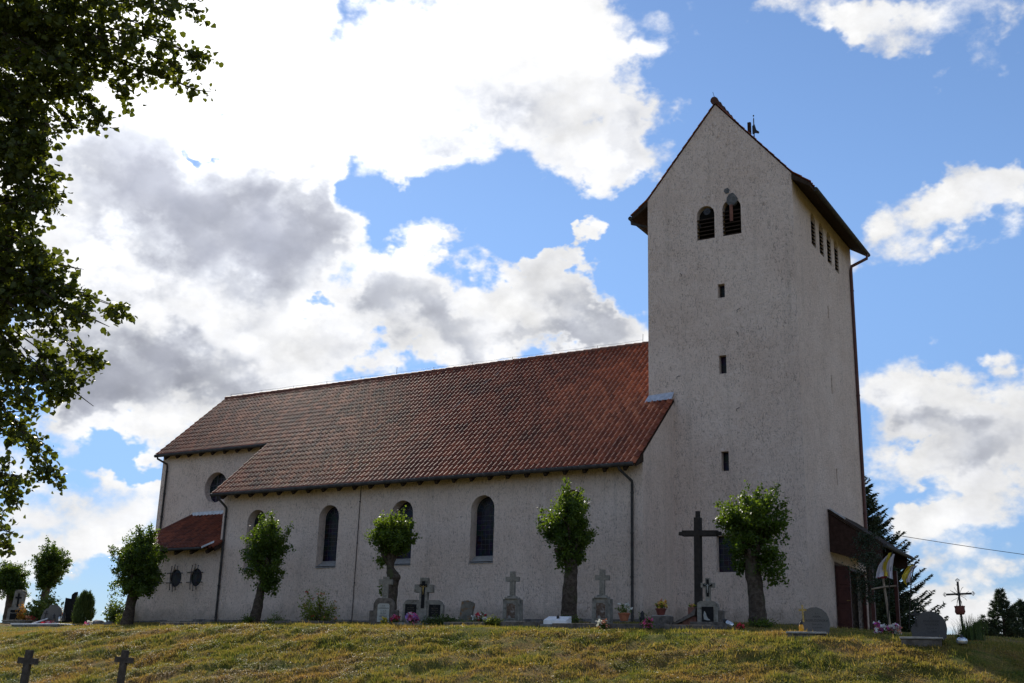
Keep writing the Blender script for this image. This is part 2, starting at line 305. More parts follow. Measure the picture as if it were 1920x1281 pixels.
M = dict(
    stucco=stucco(), tile=tile_mat(), glass=leaded_glass(),
    zinc=speck('zinc_sheet', (0.42, 0.43, 0.45), (0.58, 0.59, 0.62), 7, 0.45, 0.15, 30, 0.5, 0.6),
    gutter=speck('dark_gutter', (0.035, 0.032, 0.030), (0.065, 0.06, 0.056), 5, 0.75, 0.1, 40, 0.15, 0.0),
    rustpipe=speck('red_brown_pipe', (0.085, 0.035, 0.028), (0.12, 0.05, 0.04), 5, 0.5, 0.1, 40),
    wood=speck('dark_timber', (0.032, 0.022, 0.017), (0.055, 0.038, 0.028), 9, 0.9, 0.4, 30, 0.06),
    clad=speck('brown_boards', (0.036, 0.020, 0.015), (0.060, 0.034, 0.026), 9, 0.9, 0.4, 30, 0.06),
    door=speck('red_brown_door', (0.060, 0.019, 0.014), (0.085, 0.028, 0.020), 6, 0.55, 0.3, 30),
    black=speck('interior_shade', (0.006, 0.006, 0.006), (0.010, 0.010, 0.010), 6, 0.9, 0.0),  # flat black standing in for the shade inside openings
    iron=speck('black_iron', (0.015, 0.015, 0.016), (0.035, 0.032, 0.030), 12, 0.5, 0.2, 50, 0.5, 0.4),
    sill=speck('grey_sill', (0.24, 0.23, 0.215), (0.34, 0.33, 0.31), 8, 0.8, 0.3),
    plinth=speck('field_stone', (0.09, 0.08, 0.075), (0.20, 0.18, 0.165), 5, 0.9, 0.6, 14),
    cement=speck('cement_patch', (0.075, 0.075, 0.075), (0.14, 0.14, 0.138), 8, 0.95, 0.5, 30),
    concrete=speck('weathered_concrete', (0.165, 0.152, 0.128), (0.27, 0.25, 0.215), 7, 0.92, 0.4, 40, c3=(0.10, 0.095, 0.075), c3scale=4.0),
    concrete2=speck('dark_concrete', (0.095, 0.08, 0.068), (0.165, 0.142, 0.12), 7, 0.92, 0.4, 40, c3=(0.07, 0.06, 0.05), c3scale=5.0),
    mossy=speck('mossy_stone', (0.10, 0.095, 0.08), (0.17, 0.155, 0.125), 6, 0.95, 0.5, 30, c3=(0.20, 0.10, 0.035), c3scale=5.0),
    marble=speck('white_marble', (0.70, 0.70, 0.70), (0.82, 0.82, 0.82), 4, 0.4, 0.05),
    plaque=speck('pale_plaque', (0.30, 0.30, 0.275), (0.42, 0.42, 0.39), 5, 0.7, 0.1),
    letter=plain('engraved_letters', (0.03, 0.03, 0.03), 0.8),
    gilt=plain('faded_gilt_letters', (0.12, 0.10, 0.07), 0.6),
    granite=granite('grey_granite', (0.08, 0.074, 0.066), (0.155, 0.145, 0.132), 0.75),
    granite2=granite('dark_grey_granite', (0.045, 0.041, 0.038), (0.085, 0.078, 0.073), 0.75),
    blackg=speck('black_granite', (0.008, 0.008, 0.008), (0.016, 0.016, 0.017), 9, 0.7, 0.0, 60, 0.12),
    inset=speck('brown_plaque', (0.07, 0.045, 0.03), (0.16, 0.11, 0.08), 12, 0.8, 0.2, c3=(0.28, 0.26, 0.24), c3scale=9.0),
    brass=speck('brass', (0.24, 0.16, 0.05), (0.42, 0.30, 0.10), 20, 0.4, 0.1, 40, 0.5, 0.7),
    oldwood=speck('old_cross_timber', (0.022, 0.018, 0.015), (0.040, 0.032, 0.026), 8, 0.85, 0.5, 25),
    palewood=speck('pale_peeled_wood', (0.22, 0.16, 0.11), (0.34, 0.26, 0.19), 9, 0.8, 0.3),
    bark=speck('lime_bark', (0.045, 0.033, 0.025), (0.10, 0.078, 0.06), 11, 0.95, 0.9, 22, 0.1, c3=(0.06, 0.065, 0.03), c3scale=3.0),
    sprucebark=speck('spruce_bark', (0.04, 0.03, 0.022), (0.08, 0.06, 0.045), 11, 0.95, 0.6, 20, 0.1),
    leaf=leafy('lime_leaf', (0.024, 0.052, 0.010), (0.105, 0.155, 0.024), 0.52, 0.45, (1.9, 1.8, 0.6)),
    bigleaf=leafy('tall_lime_leaf', (0.040, 0.058, 0.014), (0.115, 0.135, 0.024), 0.48, 0.5, (1.4, 1.35, 0.5)),
    needle=leafy('spruce_needle', (0.014, 0.026, 0.013), (0.034, 0.055, 0.024), 0.12, 0.6, (1.2, 1.3, 0.7)),
    pine=leafy('pine_needle', (0.022, 0.038, 0.020), (0.055, 0.078, 0.038), 0.15, 0.6, (1.2, 1.3, 0.7)),
    juniper=leafy('juniper_spray', (0.030, 0.055, 0.012), (0.075, 0.105, 0.022), 0.25, 0.6),
    bush=leafy('bush_leaf', (0.055, 0.095, 0.022), (0.15, 0.19, 0.05), 0.40),
    yellowbush=leafy('yellow_green_leaf', (0.10, 0.13, 0.02), (0.22, 0.24, 0.04), 0.45),
    orangebush=leafy('orange_bush_leaf', (0.32, 0.14, 0.02), (0.50, 0.26, 0.03), 0.4, 0.6, (1.3, 1.2, 0.6)),
    roseleaf=leafy('rose_leaf', (0.045, 0.070, 0.020), (0.13, 0.15, 0.04), 0.40),
    blade=grass_mat('grass_blade', True), turf=grass_mat('dry_turf', False),
    pink=leafy('pink_petal', (0.45, 0.04, 0.16), (0.75, 0.20, 0.40), 0.35, 0.6, (1.2, 0.8, 0.9)),
    magenta=leafy('magenta_petal', (0.40, 0.03, 0.25), (0.62, 0.12, 0.45), 0.35, 0.6, (1.2, 0.8, 1.0)),
    red=leafy('red_petal', (0.42, 0.02, 0.03), (0.60, 0.05, 0.08), 0.3, 0.6, (1.2, 0.7, 0.7)),
    whitef=leafy('white_petal', (0.62, 0.62, 0.58), (0.80, 0.80, 0.76), 0.3, 0.6, (1.1, 1.1, 1.0)),
    yellowf=leafy('yellow_petal', (0.60, 0.48, 0.05), (0.75, 0.62, 0.12), 0.35, 0.6, (1.2, 1.1, 0.5)),
    violetf=leafy('violet_petal', (0.28, 0.16, 0.50), (0.48, 0.34, 0.68), 0.3, 0.6, (1.1, 1.0, 1.2)),
    salmon=leafy('salmon_petal', (0.55, 0.22, 0.12), (0.70, 0.36, 0.22), 0.3, 0.6, (1.2, 0.9, 0.7)),
    terracotta=speck('terracotta', (0.30, 0.10, 0.05), (0.40, 0.15, 0.075), 9, 0.85, 0.2),
    redpot=speck('red_brown_pot', (0.11, 0.028, 0.020), (0.16, 0.04, 0.028), 9, 0.6, 0.1),
    amber=plain('amber_glass', (0.70, 0.33, 0.02), 0.25),
    silver=speck('silver_glass', (0.45, 0.46, 0.48), (0.65, 0.66, 0.68), 6, 0.18, 0.1, 30, 0.5, 0.7),
    flagw=leafy('white_flag_cloth', (0.66, 0.62, 0.66), (0.72, 0.68, 0.70), 0.35, 0.8, (1.1, 1.05, 1.05)),
    flagy=leafy('yellow_flag_cloth', (0.68, 0.55, 0.06), (0.75, 0.62, 0.10), 0.35, 0.8, (1.2, 1.1, 0.5)),
    flagr=leafy('red_flag_cloth', (0.45, 0.03, 0.05), (0.5, 0.05, 0.08), 0.2, 0.8, (1.1, 0.7, 0.7)),
    brick=speck('old_brick', (0.13, 0.055, 0.04), (0.22, 0.10, 0.07), 8, 0.9, 0.4, 30),
    earth=speck('dark_earth', (0.025, 0.018, 0.012), (0.055, 0.040, 0.028), 12, 1.0, 0.6, 30),
    footstone=speck('dark_footstone', (0.05, 0.042, 0.036), (0.095, 0.08, 0.068), 7, 0.95, 0.5, 30),
    capclay=speck('shaded_ridge_clay', (0.055, 0.028, 0.022), (0.10, 0.045, 0.034), 6, 0.8, 0.3),  # tower ridge clay, colour darkened for the shade on its backlit end
    paint=plain('white_paint', (0.72, 0.72, 0.72), 0.6),
)

# ------------------------------------------------------------------ geometry helpers
class MB:
    """collects faces and builds ONE mesh object"""
    def __init__(s): s.v = []; s.f = []; s.mi = []; s.t = []; s.tint = False
    def add(s, vs, fs, mi=0, tint=None):
        o = len(s.v); s.v += [tuple(x) for x in vs]
        for f in fs:
            s.f.append(tuple(i+o for i in f)); s.mi.append(mi); s.t.append(0.5 if tint is None else tint)
        if tint is not None: s.tint = True
        return s
    def box(s, c, size, rot=None, mi=0, taper=1.0):
        hx, hy, hz = size[0]/2, size[1]/2, size[2]/2
        vs = []
        for z, k in ((-hz, 1.0), (hz, taper)):
            for x, y in ((-hx, -hy), (hx, -hy), (hx, hy), (-hx, hy)): vs.append(Vector((x*k, y*k, z)))
        if rot is not None: vs = [rot @ v for v in vs]
        vs = [v + Vector(c) for v in vs]
        return s.add(vs, [(3, 2, 1, 0), (4, 5, 6, 7), (0, 1, 5, 4), (1, 2, 6, 5), (2, 3, 7, 6), (3, 0, 4, 7)], mi)
    def bbox(s, c, size, b=0.012, rot=None, mi=0):
        """box with chamfered edges"""
        bm = bmesh.new()
        bmesh.ops.create_cube(bm, size=1.0)
        for v in bm.verts: v.co = Vector((v.co.x*size[0], v.co.y*size[1], v.co.z*size[2]))
        bmesh.ops.bevel(bm, geom=bm.edges[:], offset=min(b, min(size)*0.3), segments=2, affect='EDGES', profile=0.5)
        bm.verts.index_update()
        vs = [(rot @ v.co if rot is not None else v.co) + Vector(c) for v in bm.verts]
        fs = [tuple(v.index for v in f.verts) for f in bm.faces]
        bm.free()
        return s.add(vs, fs, mi)
    def tube(s, pts, r, n=8, mi=0, cap=True, wob=0.0, rnd=None):
        pts = [Vector(p) for p in pts]
        rs = r if isinstance(r, (list, tuple)) else [r]*len(pts)
        vs, fs = [], []
        up = None
        for i, p in enumerate(pts):
            d = (pts[min(i+1, len(pts)-1)] - pts[max(i-1, 0)]).normalized()
            if up is None:
                up = Vector((1, 0, 0)) if abs(d.x) < 0.8 else Vector((0, 1, 0))
            a = (up - d*up.dot(d)).normalized(); b = d.cross(a); up = a
            for k in range(n):
                t = 2*PI*k/n
                q = rs[i]*(1 + (wob*(rnd.random()-0.5) if rnd else 0))
                vs.append(p + (a*math.cos(t) + b*math.sin(t))*q)
        for i in range(len(pts)-1):
            for k in range(n):
                fs.append((i*n+k, i*n+(k+1) % n, (i+1)*n+(k+1) % n, (i+1)*n+k))
        if cap:
            fs.append(tuple(range(n-1, -1, -1))); fs.append(tuple((len(pts)-1)*n+k for k in range(n)))
        return s.add(vs, fs, mi)
    def lathe(s, c, prof, n=16, mi=0):
        c = Vector(c); vs, fs = [], []
        for (r, z) in prof:
            for k in range(n):
                t = 2*PI*k/n; vs.append(c + Vector((r*math.cos(t), r*math.sin(t), z)))
        for i in range(len(prof)-1):
            for k in range(n): fs.append((i*n+k, i*n+(k+1) % n, (i+1)*n+(k+1) % n, (i+1)*n+k))
        fs.append(tuple(range(n-1, -1, -1))); fs.append(tuple((len(prof)-1)*n+k for k in range(n)))
        return s.add(vs, fs, mi)
    def prism(s, poly, d0, d1, fn=None, mi=0, back=True):
        """2-D polygon (u,v) drawn out from d0 (front) to d1; fn(u,v,d)->xyz, default u=x, v=z, d=y"""
        fn = fn or (lambda u, v, d: (u, d, v))
        n = len(poly)
        tri = tessellate_polygon([[Vector((a, b, 0)) for a, b in poly]])
        vs = [fn(a, b, d0) for a, b in poly] + [fn(a, b, d1) for a, b in poly]
        fs = [tuple(t) for t in tri]
        if back: fs += [tuple(i+n for i in reversed(t)) for t in tri]
        fs += [(i, (i+1) % n, (i+1) % n+n, i+n) for i in range(n)]
        return s.add(vs, fs, mi)
    def wall(s, outer, holes, depth, fn, mi=0, frame_back=None):
        """wall face with openings and their reveals"""
        polys = [outer] + holes
        tri = tessellate_polygon([[Vector((a, b, 0)) for a, b in p] for p in polys])
        flat = [q for p in polys for q in p]
        s.add([fn(a, b, 0) for a, b in flat], [tuple(t) for t in tri], mi)
        for h in holes:
            n = len(h)
            s.add([fn(a, b, 0) for a, b in h] + [fn(a, b, depth) for a, b in h], [(i, (i+1) % n, (i+1) % n+n, i+n) for i in range(n)], mi)
        return s
    def build(s, name, mat, parent=None, smooth=False, bevel=0.0):
        me = bpy.data.meshes.new(name)
        me.from_pydata(s.v, [], s.f)
        mats = mat if isinstance(mat, (list, tuple)) else [mat]
        for m in mats: me.materials.append(m)
        if len(mats) > 1: me.polygons.foreach_set('material_index', s.mi)
        if s.tint:
            a = me.attributes.new('tint', 'FLOAT', 'FACE'); a.data.foreach_set('value', s.t)
        bm = bmesh.new(); bm.from_mesh(me)
        if not s.tint or len(s.f) < 3000: bmesh.ops.recalc_face_normals(bm, faces=bm.faces)
        bm.to_mesh(me); bm.free()
        if smooth:
            me.polygons.foreach_set('use_smooth', [True]*len(me.polygons))
            me.set_sharp_from_angle(angle=R(42))
        me.update()
        o = bpy.data.objects.new(name, me); COL.objects.link(o)
        if parent is not None: o.parent = parent
        return o

def tag(o, label=None, cat=None, group=None, kind=None):
    if label: o['label'] = label
    if cat: o['category'] = cat
    if group: o['group'] = group
    if kind: o['kind'] = kind
    return o

def thing(name, label, cat, loc=(0, 0, 0), rz=0.0, group=None, tilt=(0, 0)):
    o = bpy.data.objects.new(name, None); COL.objects.link(o)
    o.empty_display_size = 0.3
    o.location = loc; o.rotation_euler = (tilt[0], tilt[1], rz)
    return tag(o, label, cat, group)

def arch(cx, w, z0, z1, n=10):
    """round-headed opening, bottom left first, counter-clockwise"""
    r = w/2; zc = z1 - r
    p = [(cx-r, z0), (cx+r, z0)]
    p += [(cx + r*math.cos(PI*k/n), zc + r*math.sin(PI*k/n)) for k in range(n+1)]
    return p
def rect(x0, x1, z0, z1): return [(x0, z0), (x1, z0), (x1, z1), (x0, z1)]
def disc(cx, cz, r, n=28, ry=None): return [(cx + r*math.cos(2*PI*k/n), cz + (ry or r)*math.sin(2*PI*k/n)) for k in range(n)]
def shrink(poly, k):
    cx = sum(p[0] for p in poly)/len(poly); cz = sum(p[1] for p in poly)/len(poly)
    return [(cx+(a-cx)*k, cz+(b-cz)*k) for a, b in poly]

def text_part(name, body, size, mat, parent, loc, rot=(R(90), 0, 0), align='CENTER', depth=0.002):
    c = bpy.data.curves.new(name, 'FONT'); c.body = body; c.size = size; c.align_x = align; c.extrude = depth; c.resolution_u = 2
    t = bpy.data.objects.new('tmp', c); COL.objects.link(t)
    dg = bpy.context.evaluated_depsgraph_get(); dg.update()
    me = bpy.data.meshes.new_from_object(t.evaluated_get(dg))
    bpy.data.objects.remove(t); bpy.data.curves.remove(c)
    me.name = name; me.materials.clear(); me.materials.append(mat)
    o = bpy.data.objects.new(name, me); COL.objects.link(o)
    o.parent = parent; o.location = loc; o.rotation_euler = rot
    return o

def vnoise(x, y, seed=0):
    """value noise on arrays"""
    xi = np.floor(x).astype(np.int64); yi = np.floor(y).astype(np.int64)
    fx = x-xi; fy = y-yi
    fx = fx*fx*(3-2*fx); fy = fy*fy*(3-2*fy)
    def h(a, b):
        n = (a*374761393 + b*668265263 + seed*1442695041) & 0x7fffffff
        n = ((n ^ (n >> 13))*1274126177) & 0x7fffffff
        return ((n ^ (n >> 16)) & 0xffff)/65535.0
    return (h(xi, yi)*(1-fx)+h(xi+1, yi)*fx)*(1-fy) + (h(xi, yi+1)*(1-fx)+h(xi+1, yi+1)*fx)*fy

# ------------------------------------------------------------------ terrain
CX = [-60, -30, -23, -20, -14.6, -10, -6.8, -1.9, 3.0, 6.0, 7.6, 9.2, 10.5, 11.5, 14, 30]
CZ = [-1.2, -1.1, -0.86, -0.65, -0.53, -0.46, -0.50, -0.52, -0.60, -0.63, -0.67, -0.73, -0.78, -0.83, -1.17, -1.87]
def ground(X, Y, fine=True):
    X = np.asarray(X, float); Y = np.asarray(Y, float)
    zc = np.interp(X, CX, CZ)
    back = np.interp(X, [-60, -24, 4, 9, 14, 30], [0.0, 0.0, 0.0, -0.30, -0.5, -1.0])
    t = np.clip((-Y-0.5)/6.7, 0, 1)
    terr = back*(1-t) + zc*t
    d = -7.2 - Y + 0.30*np.clip(X-9.5, 0, 20)
    bank = zc - 0.03 - 0.42*d
    k = 0.22
    h = np.clip(0.5+0.5*(bank-terr)/k, 0, 1)
    z = bank*(1-h)+terr*h - k*h*(1-h)
    low = -3.55 + 0*X
    k = 0.8
    h = np.clip(0.5+0.5*(z-low)/k, 0, 1)
    z = low*(1-h) + z*h + k*h*(1-h)
    # beyond the churchyard the land sinks away
    far = np.clip((np.hypot(X+5, Y-5)-70)/200, 0, 1)
    z = z*(1-far) + (-9.0)*far*1.0
    if fine:
        on = np.clip((-Y-6.0)/1.5, 0, 1)*np.clip((40+Y)/6, 0, 1)
        a = X*0.9+Y*0.45; b = -X*0.30+Y*1.0
        z = z + on*(0.15*(vnoise(a*0.55, b*1.5, 3)-0.5) + 0.09*(vnoise(a*1.6, b*3.6, 5)-0.5) + 0.09*(np.abs(vnoise(X*2.3, Y*3.6, 7)-0.5)*2-0.5) + 0.05*(vnoise(X*5, Y*5, 8)-0.5))
        z = z + (1-on)*0.03*(vnoise(X*1.5, Y*1.5, 9)-0.5)
    return z
def gz(x, y): return float(ground(np.array([x]), np.array([y]))[0])

def axis(segs):
    out = []
    for a, b, s in segs: out += list(np.arange(a, b, s))
    return np.array(out)
xs = np.concatenate([axis([(-1600, -200, 100), (-200, -60, 10), (-60, -32, 2), (-32, 18, 0.22), (18, 40, 1.5), (40, 200, 12), (200, 1601, 100)])])
ys = np.concatenate([axis([(-900, -100, 80), (-100, -42, 5), (-42, -16, 1.0), (-16, -4.5, 0.13), (-4.5, 1, 0.4), (1, 40, 3), (40, 200, 12), (200, 2401, 110)])])
GX, GY = np.meshgrid(xs, ys)
GZ = ground(GX.ravel(), GY.ravel())
nx, ny = len(xs), len(ys)
me = bpy.data.meshes.new('ground')
co = np.stack([GX.ravel(), GY.ravel(), GZ], 1).astype(np.float32)
i0 = (np.arange(ny-1)[:, None]*nx + np.arange(nx-1)[None, :]).ravel()
quad = np.stack([i0, i0+1, i0+1+nx, i0+nx], 1)
me.vertices.add(len(co)); me.vertices.foreach_set('co', co.ravel())
me.loops.add(quad.size); me.loops.foreach_set('vertex_index', quad.ravel().astype(np.int32))
me.polygons.add(len(quad)); me.polygons.foreach_set('loop_start', np.arange(0, quad.size, 4, dtype=np.int32))
me.polygons.foreach_set('loop_total', np.full(len(quad), 4, dtype=np.int32))
me.polygons.foreach_set('use_smooth', np.ones(len(quad), dtype=bool))
me.update(); me.validate()
me.materials.append(M['turf'])
go = bpy.data.objects.new('ground', me); COL.objects.link(go); tag(go, 'dry grassy bank rising to the church terrace', None, None, 'structure')

def tri_soup(name, V, F, tint, mat, parent=None, quads=False):
    """many small faces from arrays"""
    k = 4 if quads else 3
    me = bpy.data.meshes.new(name)
    me.vertices.add(len(V)); me.vertices.foreach_set('co', np.asarray(V, np.float32).ravel())
    me.loops.add(len(F)*k); me.loops.foreach_set('vertex_index', np.asarray(F, np.int32).ravel())
    me.polygons.add(len(F)); me.polygons.foreach_set('loop_start', np.arange(0, len(F)*k, k, dtype=np.int32))
    me.polygons.foreach_set('loop_total', np.full(len(F), k, dtype=np.int32))
    a = me.attributes.new('tint', 'FLOAT', 'FACE'); a.data.foreach_set('value', np.asarray(tint, np.float32))
    me.update(); me.validate()
    for m in (mat if isinstance(mat, (list, tuple)) else [mat]): me.materials.append(m)
    o = bpy.data.objects.new(name, me); COL.objects.link(o)
    if parent is not None: o.parent = parent
    return o

def grass_field():
    rs = np.random.RandomState(4)
    n = 400000
    X = rs.uniform(-29, 14.5, n)
    u = rs.rand(n)
    Y = np.where(u < 0.90, rs.uniform(-13.6, -5.6, n), rs.uniform(-5.6, -0.2, n))
    dens = vnoise(X*1.3, Y*2.0, 21)*0.6 + vnoise(X*4, Y*5, 22)*0.4
    keep = (dens > rs.uniform(0.16, 0.66, n))
    X, Y, dens = X[keep], Y[keep], dens[keep]
    n = len(X)
    Z = ground(X, Y)
    h = rs.uniform(0.028, 0.070, n)*(0.6+0.9*dens)
    tall = rs.rand(n) < 0.05
    h = np.where(tall, h*1.9, h)*(0.6+0.8*vnoise(X*0.9, Y*1.5, 44))
    h = np.where(Y > -5.6, h*0.8, h)
    ang = rs.uniform(0, 2*PI, n); w = rs.uniform(0.007, 0.016, n)
    lean = rs.uniform(0.1, 0.9, n)*h; la = rs.uniform(0, 2*PI, n)
    dx, dy = np.cos(ang)*w, np.sin(ang)*w
    V = np.empty((n, 3, 3))
    V[:, 0] = np.stack([X-dx, Y-dy, Z-0.01], 1)
    V[:, 1] = np.stack([X+dx, Y+dy, Z-0.01], 1)
    V[:, 2] = np.stack([X+np.cos(la)*lean, Y+np.sin(la)*lean-0.2*h, Z+h], 1)
    F = np.arange(n*3).reshape(n, 3)
    t = np.clip(rs.rand(n)*0.8 + 0.3*tall, 0, 1)
    o = tri_soup('grass', V.reshape(-1, 3), F, t, M['blade'])
    tag(o, 'short dry grass and moss covering the bank and terrace', None, None, 'stuff')
    # small broad leaves of moss and clover in the green patches
grass_field()
def moss_field():
    rs = np.random.RandomState(8)
    n = 280000
    X = rs.uniform(-29, 14.5, n); Y = rs.uniform(-13.6, -6.4, n)
    d = vnoise(X*0.8, Y*1.6, 31)*0.6 + vnoise(X*3.0, Y*4.5, 32)*0.4
    k = d > rs.uniform(0.42, 0.75, n)
    X, Y = X[k], Y[k]; n = len(X)
    Z = ground(X, Y) + rs.uniform(0.0, 0.05, n)
    s = rs.uniform(0.010, 0.024, n); a = rs.uniform(0, 2*PI, n); tl = rs.uniform(-0.7, 0.7, n)
    ca, sa = np.cos(a)*s, np.sin(a)*s
    V = np.empty((n, 4, 3))
    V[:, 0] = np.stack([X-ca, Y-sa, Z-tl*s], 1); V[:, 1] = np.stack([X+sa, Y-ca, Z+0.3*s], 1)
    V[:, 2] = np.stack([X+ca, Y+sa, Z+tl*s], 1); V[:, 3] = np.stack([X-sa, Y+ca, Z+0.3*s], 1)
    o = tri_soup('moss', V.reshape(-1, 3), np.arange(n*4).reshape(n, 4), rs.rand(n)*0.45, M['blade'], None, True)
    tag(o, 'low green moss and clover patches on the bank', None, None, 'stuff')
moss_field()

# ------------------------------------------------------------------ the church
church = thing('church', 'pale rendered church with red pantile roof and tall gabled bell tower', 'church')
L, TL = 19.17, 26.30                       # nave and choir ends (towards -X)
RY, RZ, EY, EZ = 6.70, 11.57, -0.55, 5.20  # ridge and eave
SL = (RZ-EZ)/(RY-EY)
roofz = lambda y: EZ + SL*(y-EY)
TX0, TX1, TY0, TY1 = -0.985, 4.709, 2.74, 10.70
TXM, TPK, TEV = (TX0+TX1)/2, 19.58, 16.12
B0 = -0.7                                  # walls start below the ground
front = lambda y0: (lambda u, v, d: (u, y0+d, v))

NAVE_W = [-17.25, -13.46, -9.92, -6.33, -2.72]
mb = MB()
mb.wall(rect(-L, 0, B0, roofz(0)-0.10), [arch(x, 1.0, 2.16, 4.54, 14) for x in NAVE_W], 0.45, front(0.0))
yb = 2*RY
gab = [(0, B0), (yb, B0), (yb, roofz(0)-0.1), (RY, RZ-0.12), (0, roofz(0)-0.1)]
mb.wall(gab, [], 0, lambda u, v, d: (0.0, u, v))
mb.wall(gab, [], 0, lambda u, v, d: (-L, u, v))
mb.wall(rect(-L, 0, B0, roofz(0)-0.1), [], 0, lambda u, v, d: (u, yb, v))
mb.build('nave_wall', M['stucco'], church)

CY = 2.90
mb = MB()
mb.wall(rect(-TL, -L-0.002, B0, roofz(CY)-0.12), [disc(-22.68, 6.22, 0.70)], 0.38, front(CY))
cg = [(CY, B0), (yb-CY, B0), (yb-CY, roofz(CY)-0.12), (RY, RZ-0.12), (CY, roofz(CY)-0.12)]
mb.wall(cg, [], 0, lambda u, v, d: (-TL, u, v))
mb.wall(rect(-TL, -L-0.002, B0, roofz(CY)-0.12), [], 0, lambda u, v, d: (u, yb-CY, v))
mb.build('choir_wall', M['stucco'], church)

PORT = [(-21.55, 1.85), (-20.36, 1.86), (-22.80, 1.84)]
SX = -24.0
mb = MB()
mb.wall(rect(SX, -L-0.002, B0, 3.18), [disc(x, z, 0.35, 20, 0.37) for x, z in PORT], 0.12, front(0.0))
mb.wall([(0, B0), (CY-0.002, B0), (CY-0.002, 4.3), (0, 3.18)], [], 0, lambda u, v, d: (SX, u, v))
mb.build('sacristy_wall', M['stucco'], church)

# tower
BEL_F = [(1.375, 0.70, 14.12, 15.46), (2.40, 0.72, 14.12, 15.55)]
SLOT_F = [(1.79, 2.06, 11.74, 12.27), (1.77, 2.05, 8.87, 9.55), (1.77, 2.05, 5.34, 6.04)]
WIN_F = (1.52, 2.22, 1.86, 3.10)
BEL_R = [(y, 0.60, 14.14, 15.48) for y in (5.27, 6.33, 7.39, 8.45)]
SLIT_R = [(6.72, 6.84, 11.73, 12.23), (6.68, 6.80, 8.75, 9.47), (6.74, 6.88, 5.31, 5.93)]
DOOR_R = (5.85, 10.15, 0.12, 2.45)
tgab = [(TX0, B0), (TX1, B0), (TX1, TEV), (TXM, TPK), (TX0, TEV)]
tr = lambda u, v, d: (TX1-d, u, v)
mb = MB()
mb.wall(tgab, [arch(*a) for a in BEL_F] + [rect(*s) for s in SLOT_F] + [rect(*WIN_F)], 0.30, front(TY0))
mb.wall(rect(TY0, TY1, B0, TEV), [arch(*a) for a in BEL_R] + [rect(*s) for s in SLIT_R] + [rect(*DOOR_R)], 0.34, tr)
mb.wall(rect(TY0, TY1, B0, TEV), [], 0, lambda u, v, d: (TX0, u, v))
mb.wall(tgab, [], 0, lambda u, v, d: (u, TY1, v))
mb.build('tower_wall', M['stucco'], church)

# stone footing course
mb = MB()
rn = random.Random(3)
def course(x0, y0, x1, y1, h=0.13, o=0.05):
    n = max(1, int(math.hypot(x1-x0, y1-y0)/0.75)); nx_, ny_ = (y1-y0), -(x1-x0)
    l = math.hypot(nx_, ny_); nx_, ny_ = nx_/l, ny_/l
    for i in range(n):
        a, b = i/n, (i+1)/n
        hh = h*rn.uniform(0.55, 1.25); oo = o*rn.uniform(0.5, 1.3)
        cx, cy = x0+(x1-x0)*(a+b)/2, y0+(y1-y0)*(a+b)/2
        mb.bbox((cx+nx_*oo/2, cy+ny_*oo/2, hh/2-0.35), (math.hypot(x1-x0, y1-y0)/n-0.006, oo, hh+0.7), 0.02,
                Matrix.Rotation(math.atan2(y1-y0, x1-x0), 3, 'Z'))
course(-24, -0.001, 0, -0.001); course(0.001, 0, 0.001, TY0); course(0.06, TY0-0.001, TX1, TY0-0.001); course(TX1+0.001, TY0, TX1+0.001, 5.8)
mb.build('footing', M['plinth'], church)

# ---- roofs
PROF = [(0.0, 0.060), (0.08, 0.088), (0.18, 0.086), (0.30, 0.040), (0.40, 0.006), (0.58, 0.0), (0.80, 0.004), (0.92, 0.026), (1.0, 0.058)]
def tiles(name, O, U, V, ncol, nrow, tw, th, skip=None, seed=1, parent=church, hs=1.0):
    O, U, V = Vector(O), Vector(U).normalized(), Vector(V).normalized()
    N = U.cross(V).normalized()
    if N.z < 0: N = -N
    rn = random.Random(seed); mb = MB(); mb.tint = True
    m = len(PROF)
    for c in range(ncol):
        for r in range(nrow):
            if skip and skip(c, r): continue
            j = rn.uniform(-0.004, 0.004); jl = rn.uniform(0.030, 0.044); jv = rn.uniform(-0.008, 0.008); t = rn.random()
            p0 = O + U*(c*tw+j); lo = V*(r*th+jv-0.03); hi = V*((r+1)*th+0.02)
            vs = []
            P_ = [(a, h*hs) for a, h in PROF]; jl *= hs
            for (a, h) in P_: vs.append(p0 + U*(a*tw*1.02) + lo + N*(h+jl-0.025*hs))
            for (a, h) in P_: vs.append(p0 + U*(a*tw*1.02) + lo + N*(h+jl))
            for (a, h) in P_: vs.append(p0 + U*(a*tw*1.02) + hi + N*(h-0.004))
            fs = [(k, k+1, m+k+1, m+k) for k in range(m-1)] + [(m+k, m+k+1, 2*m+k+1, 2*m+k) for k in range(m-1)]
            fs += [(0, m, 2*m), (m-1, 2*m-1, 3*m-1)]
            mb.add(vs, fs, 0, t)
    return mb.build(name, M['tile'], parent, smooth=True)
sv = Vector((0, 1, SL)).normalized()
TW, TH = 0.2147, 0.3715
X0 = -26.37
def nskip(c, r):
    x = X0+(c+0.5)*TW; y = EY + (r+0.5)*TH*sv.y
    if x < -19.32 and r < 11: return True
    return x > TX0+0.05 and y > TY0+0.15
nroof = tiles('nave_roof', (X0, EY, EZ), (1, 0, 0), sv, 123, 26, TW, TH, nskip, 5)
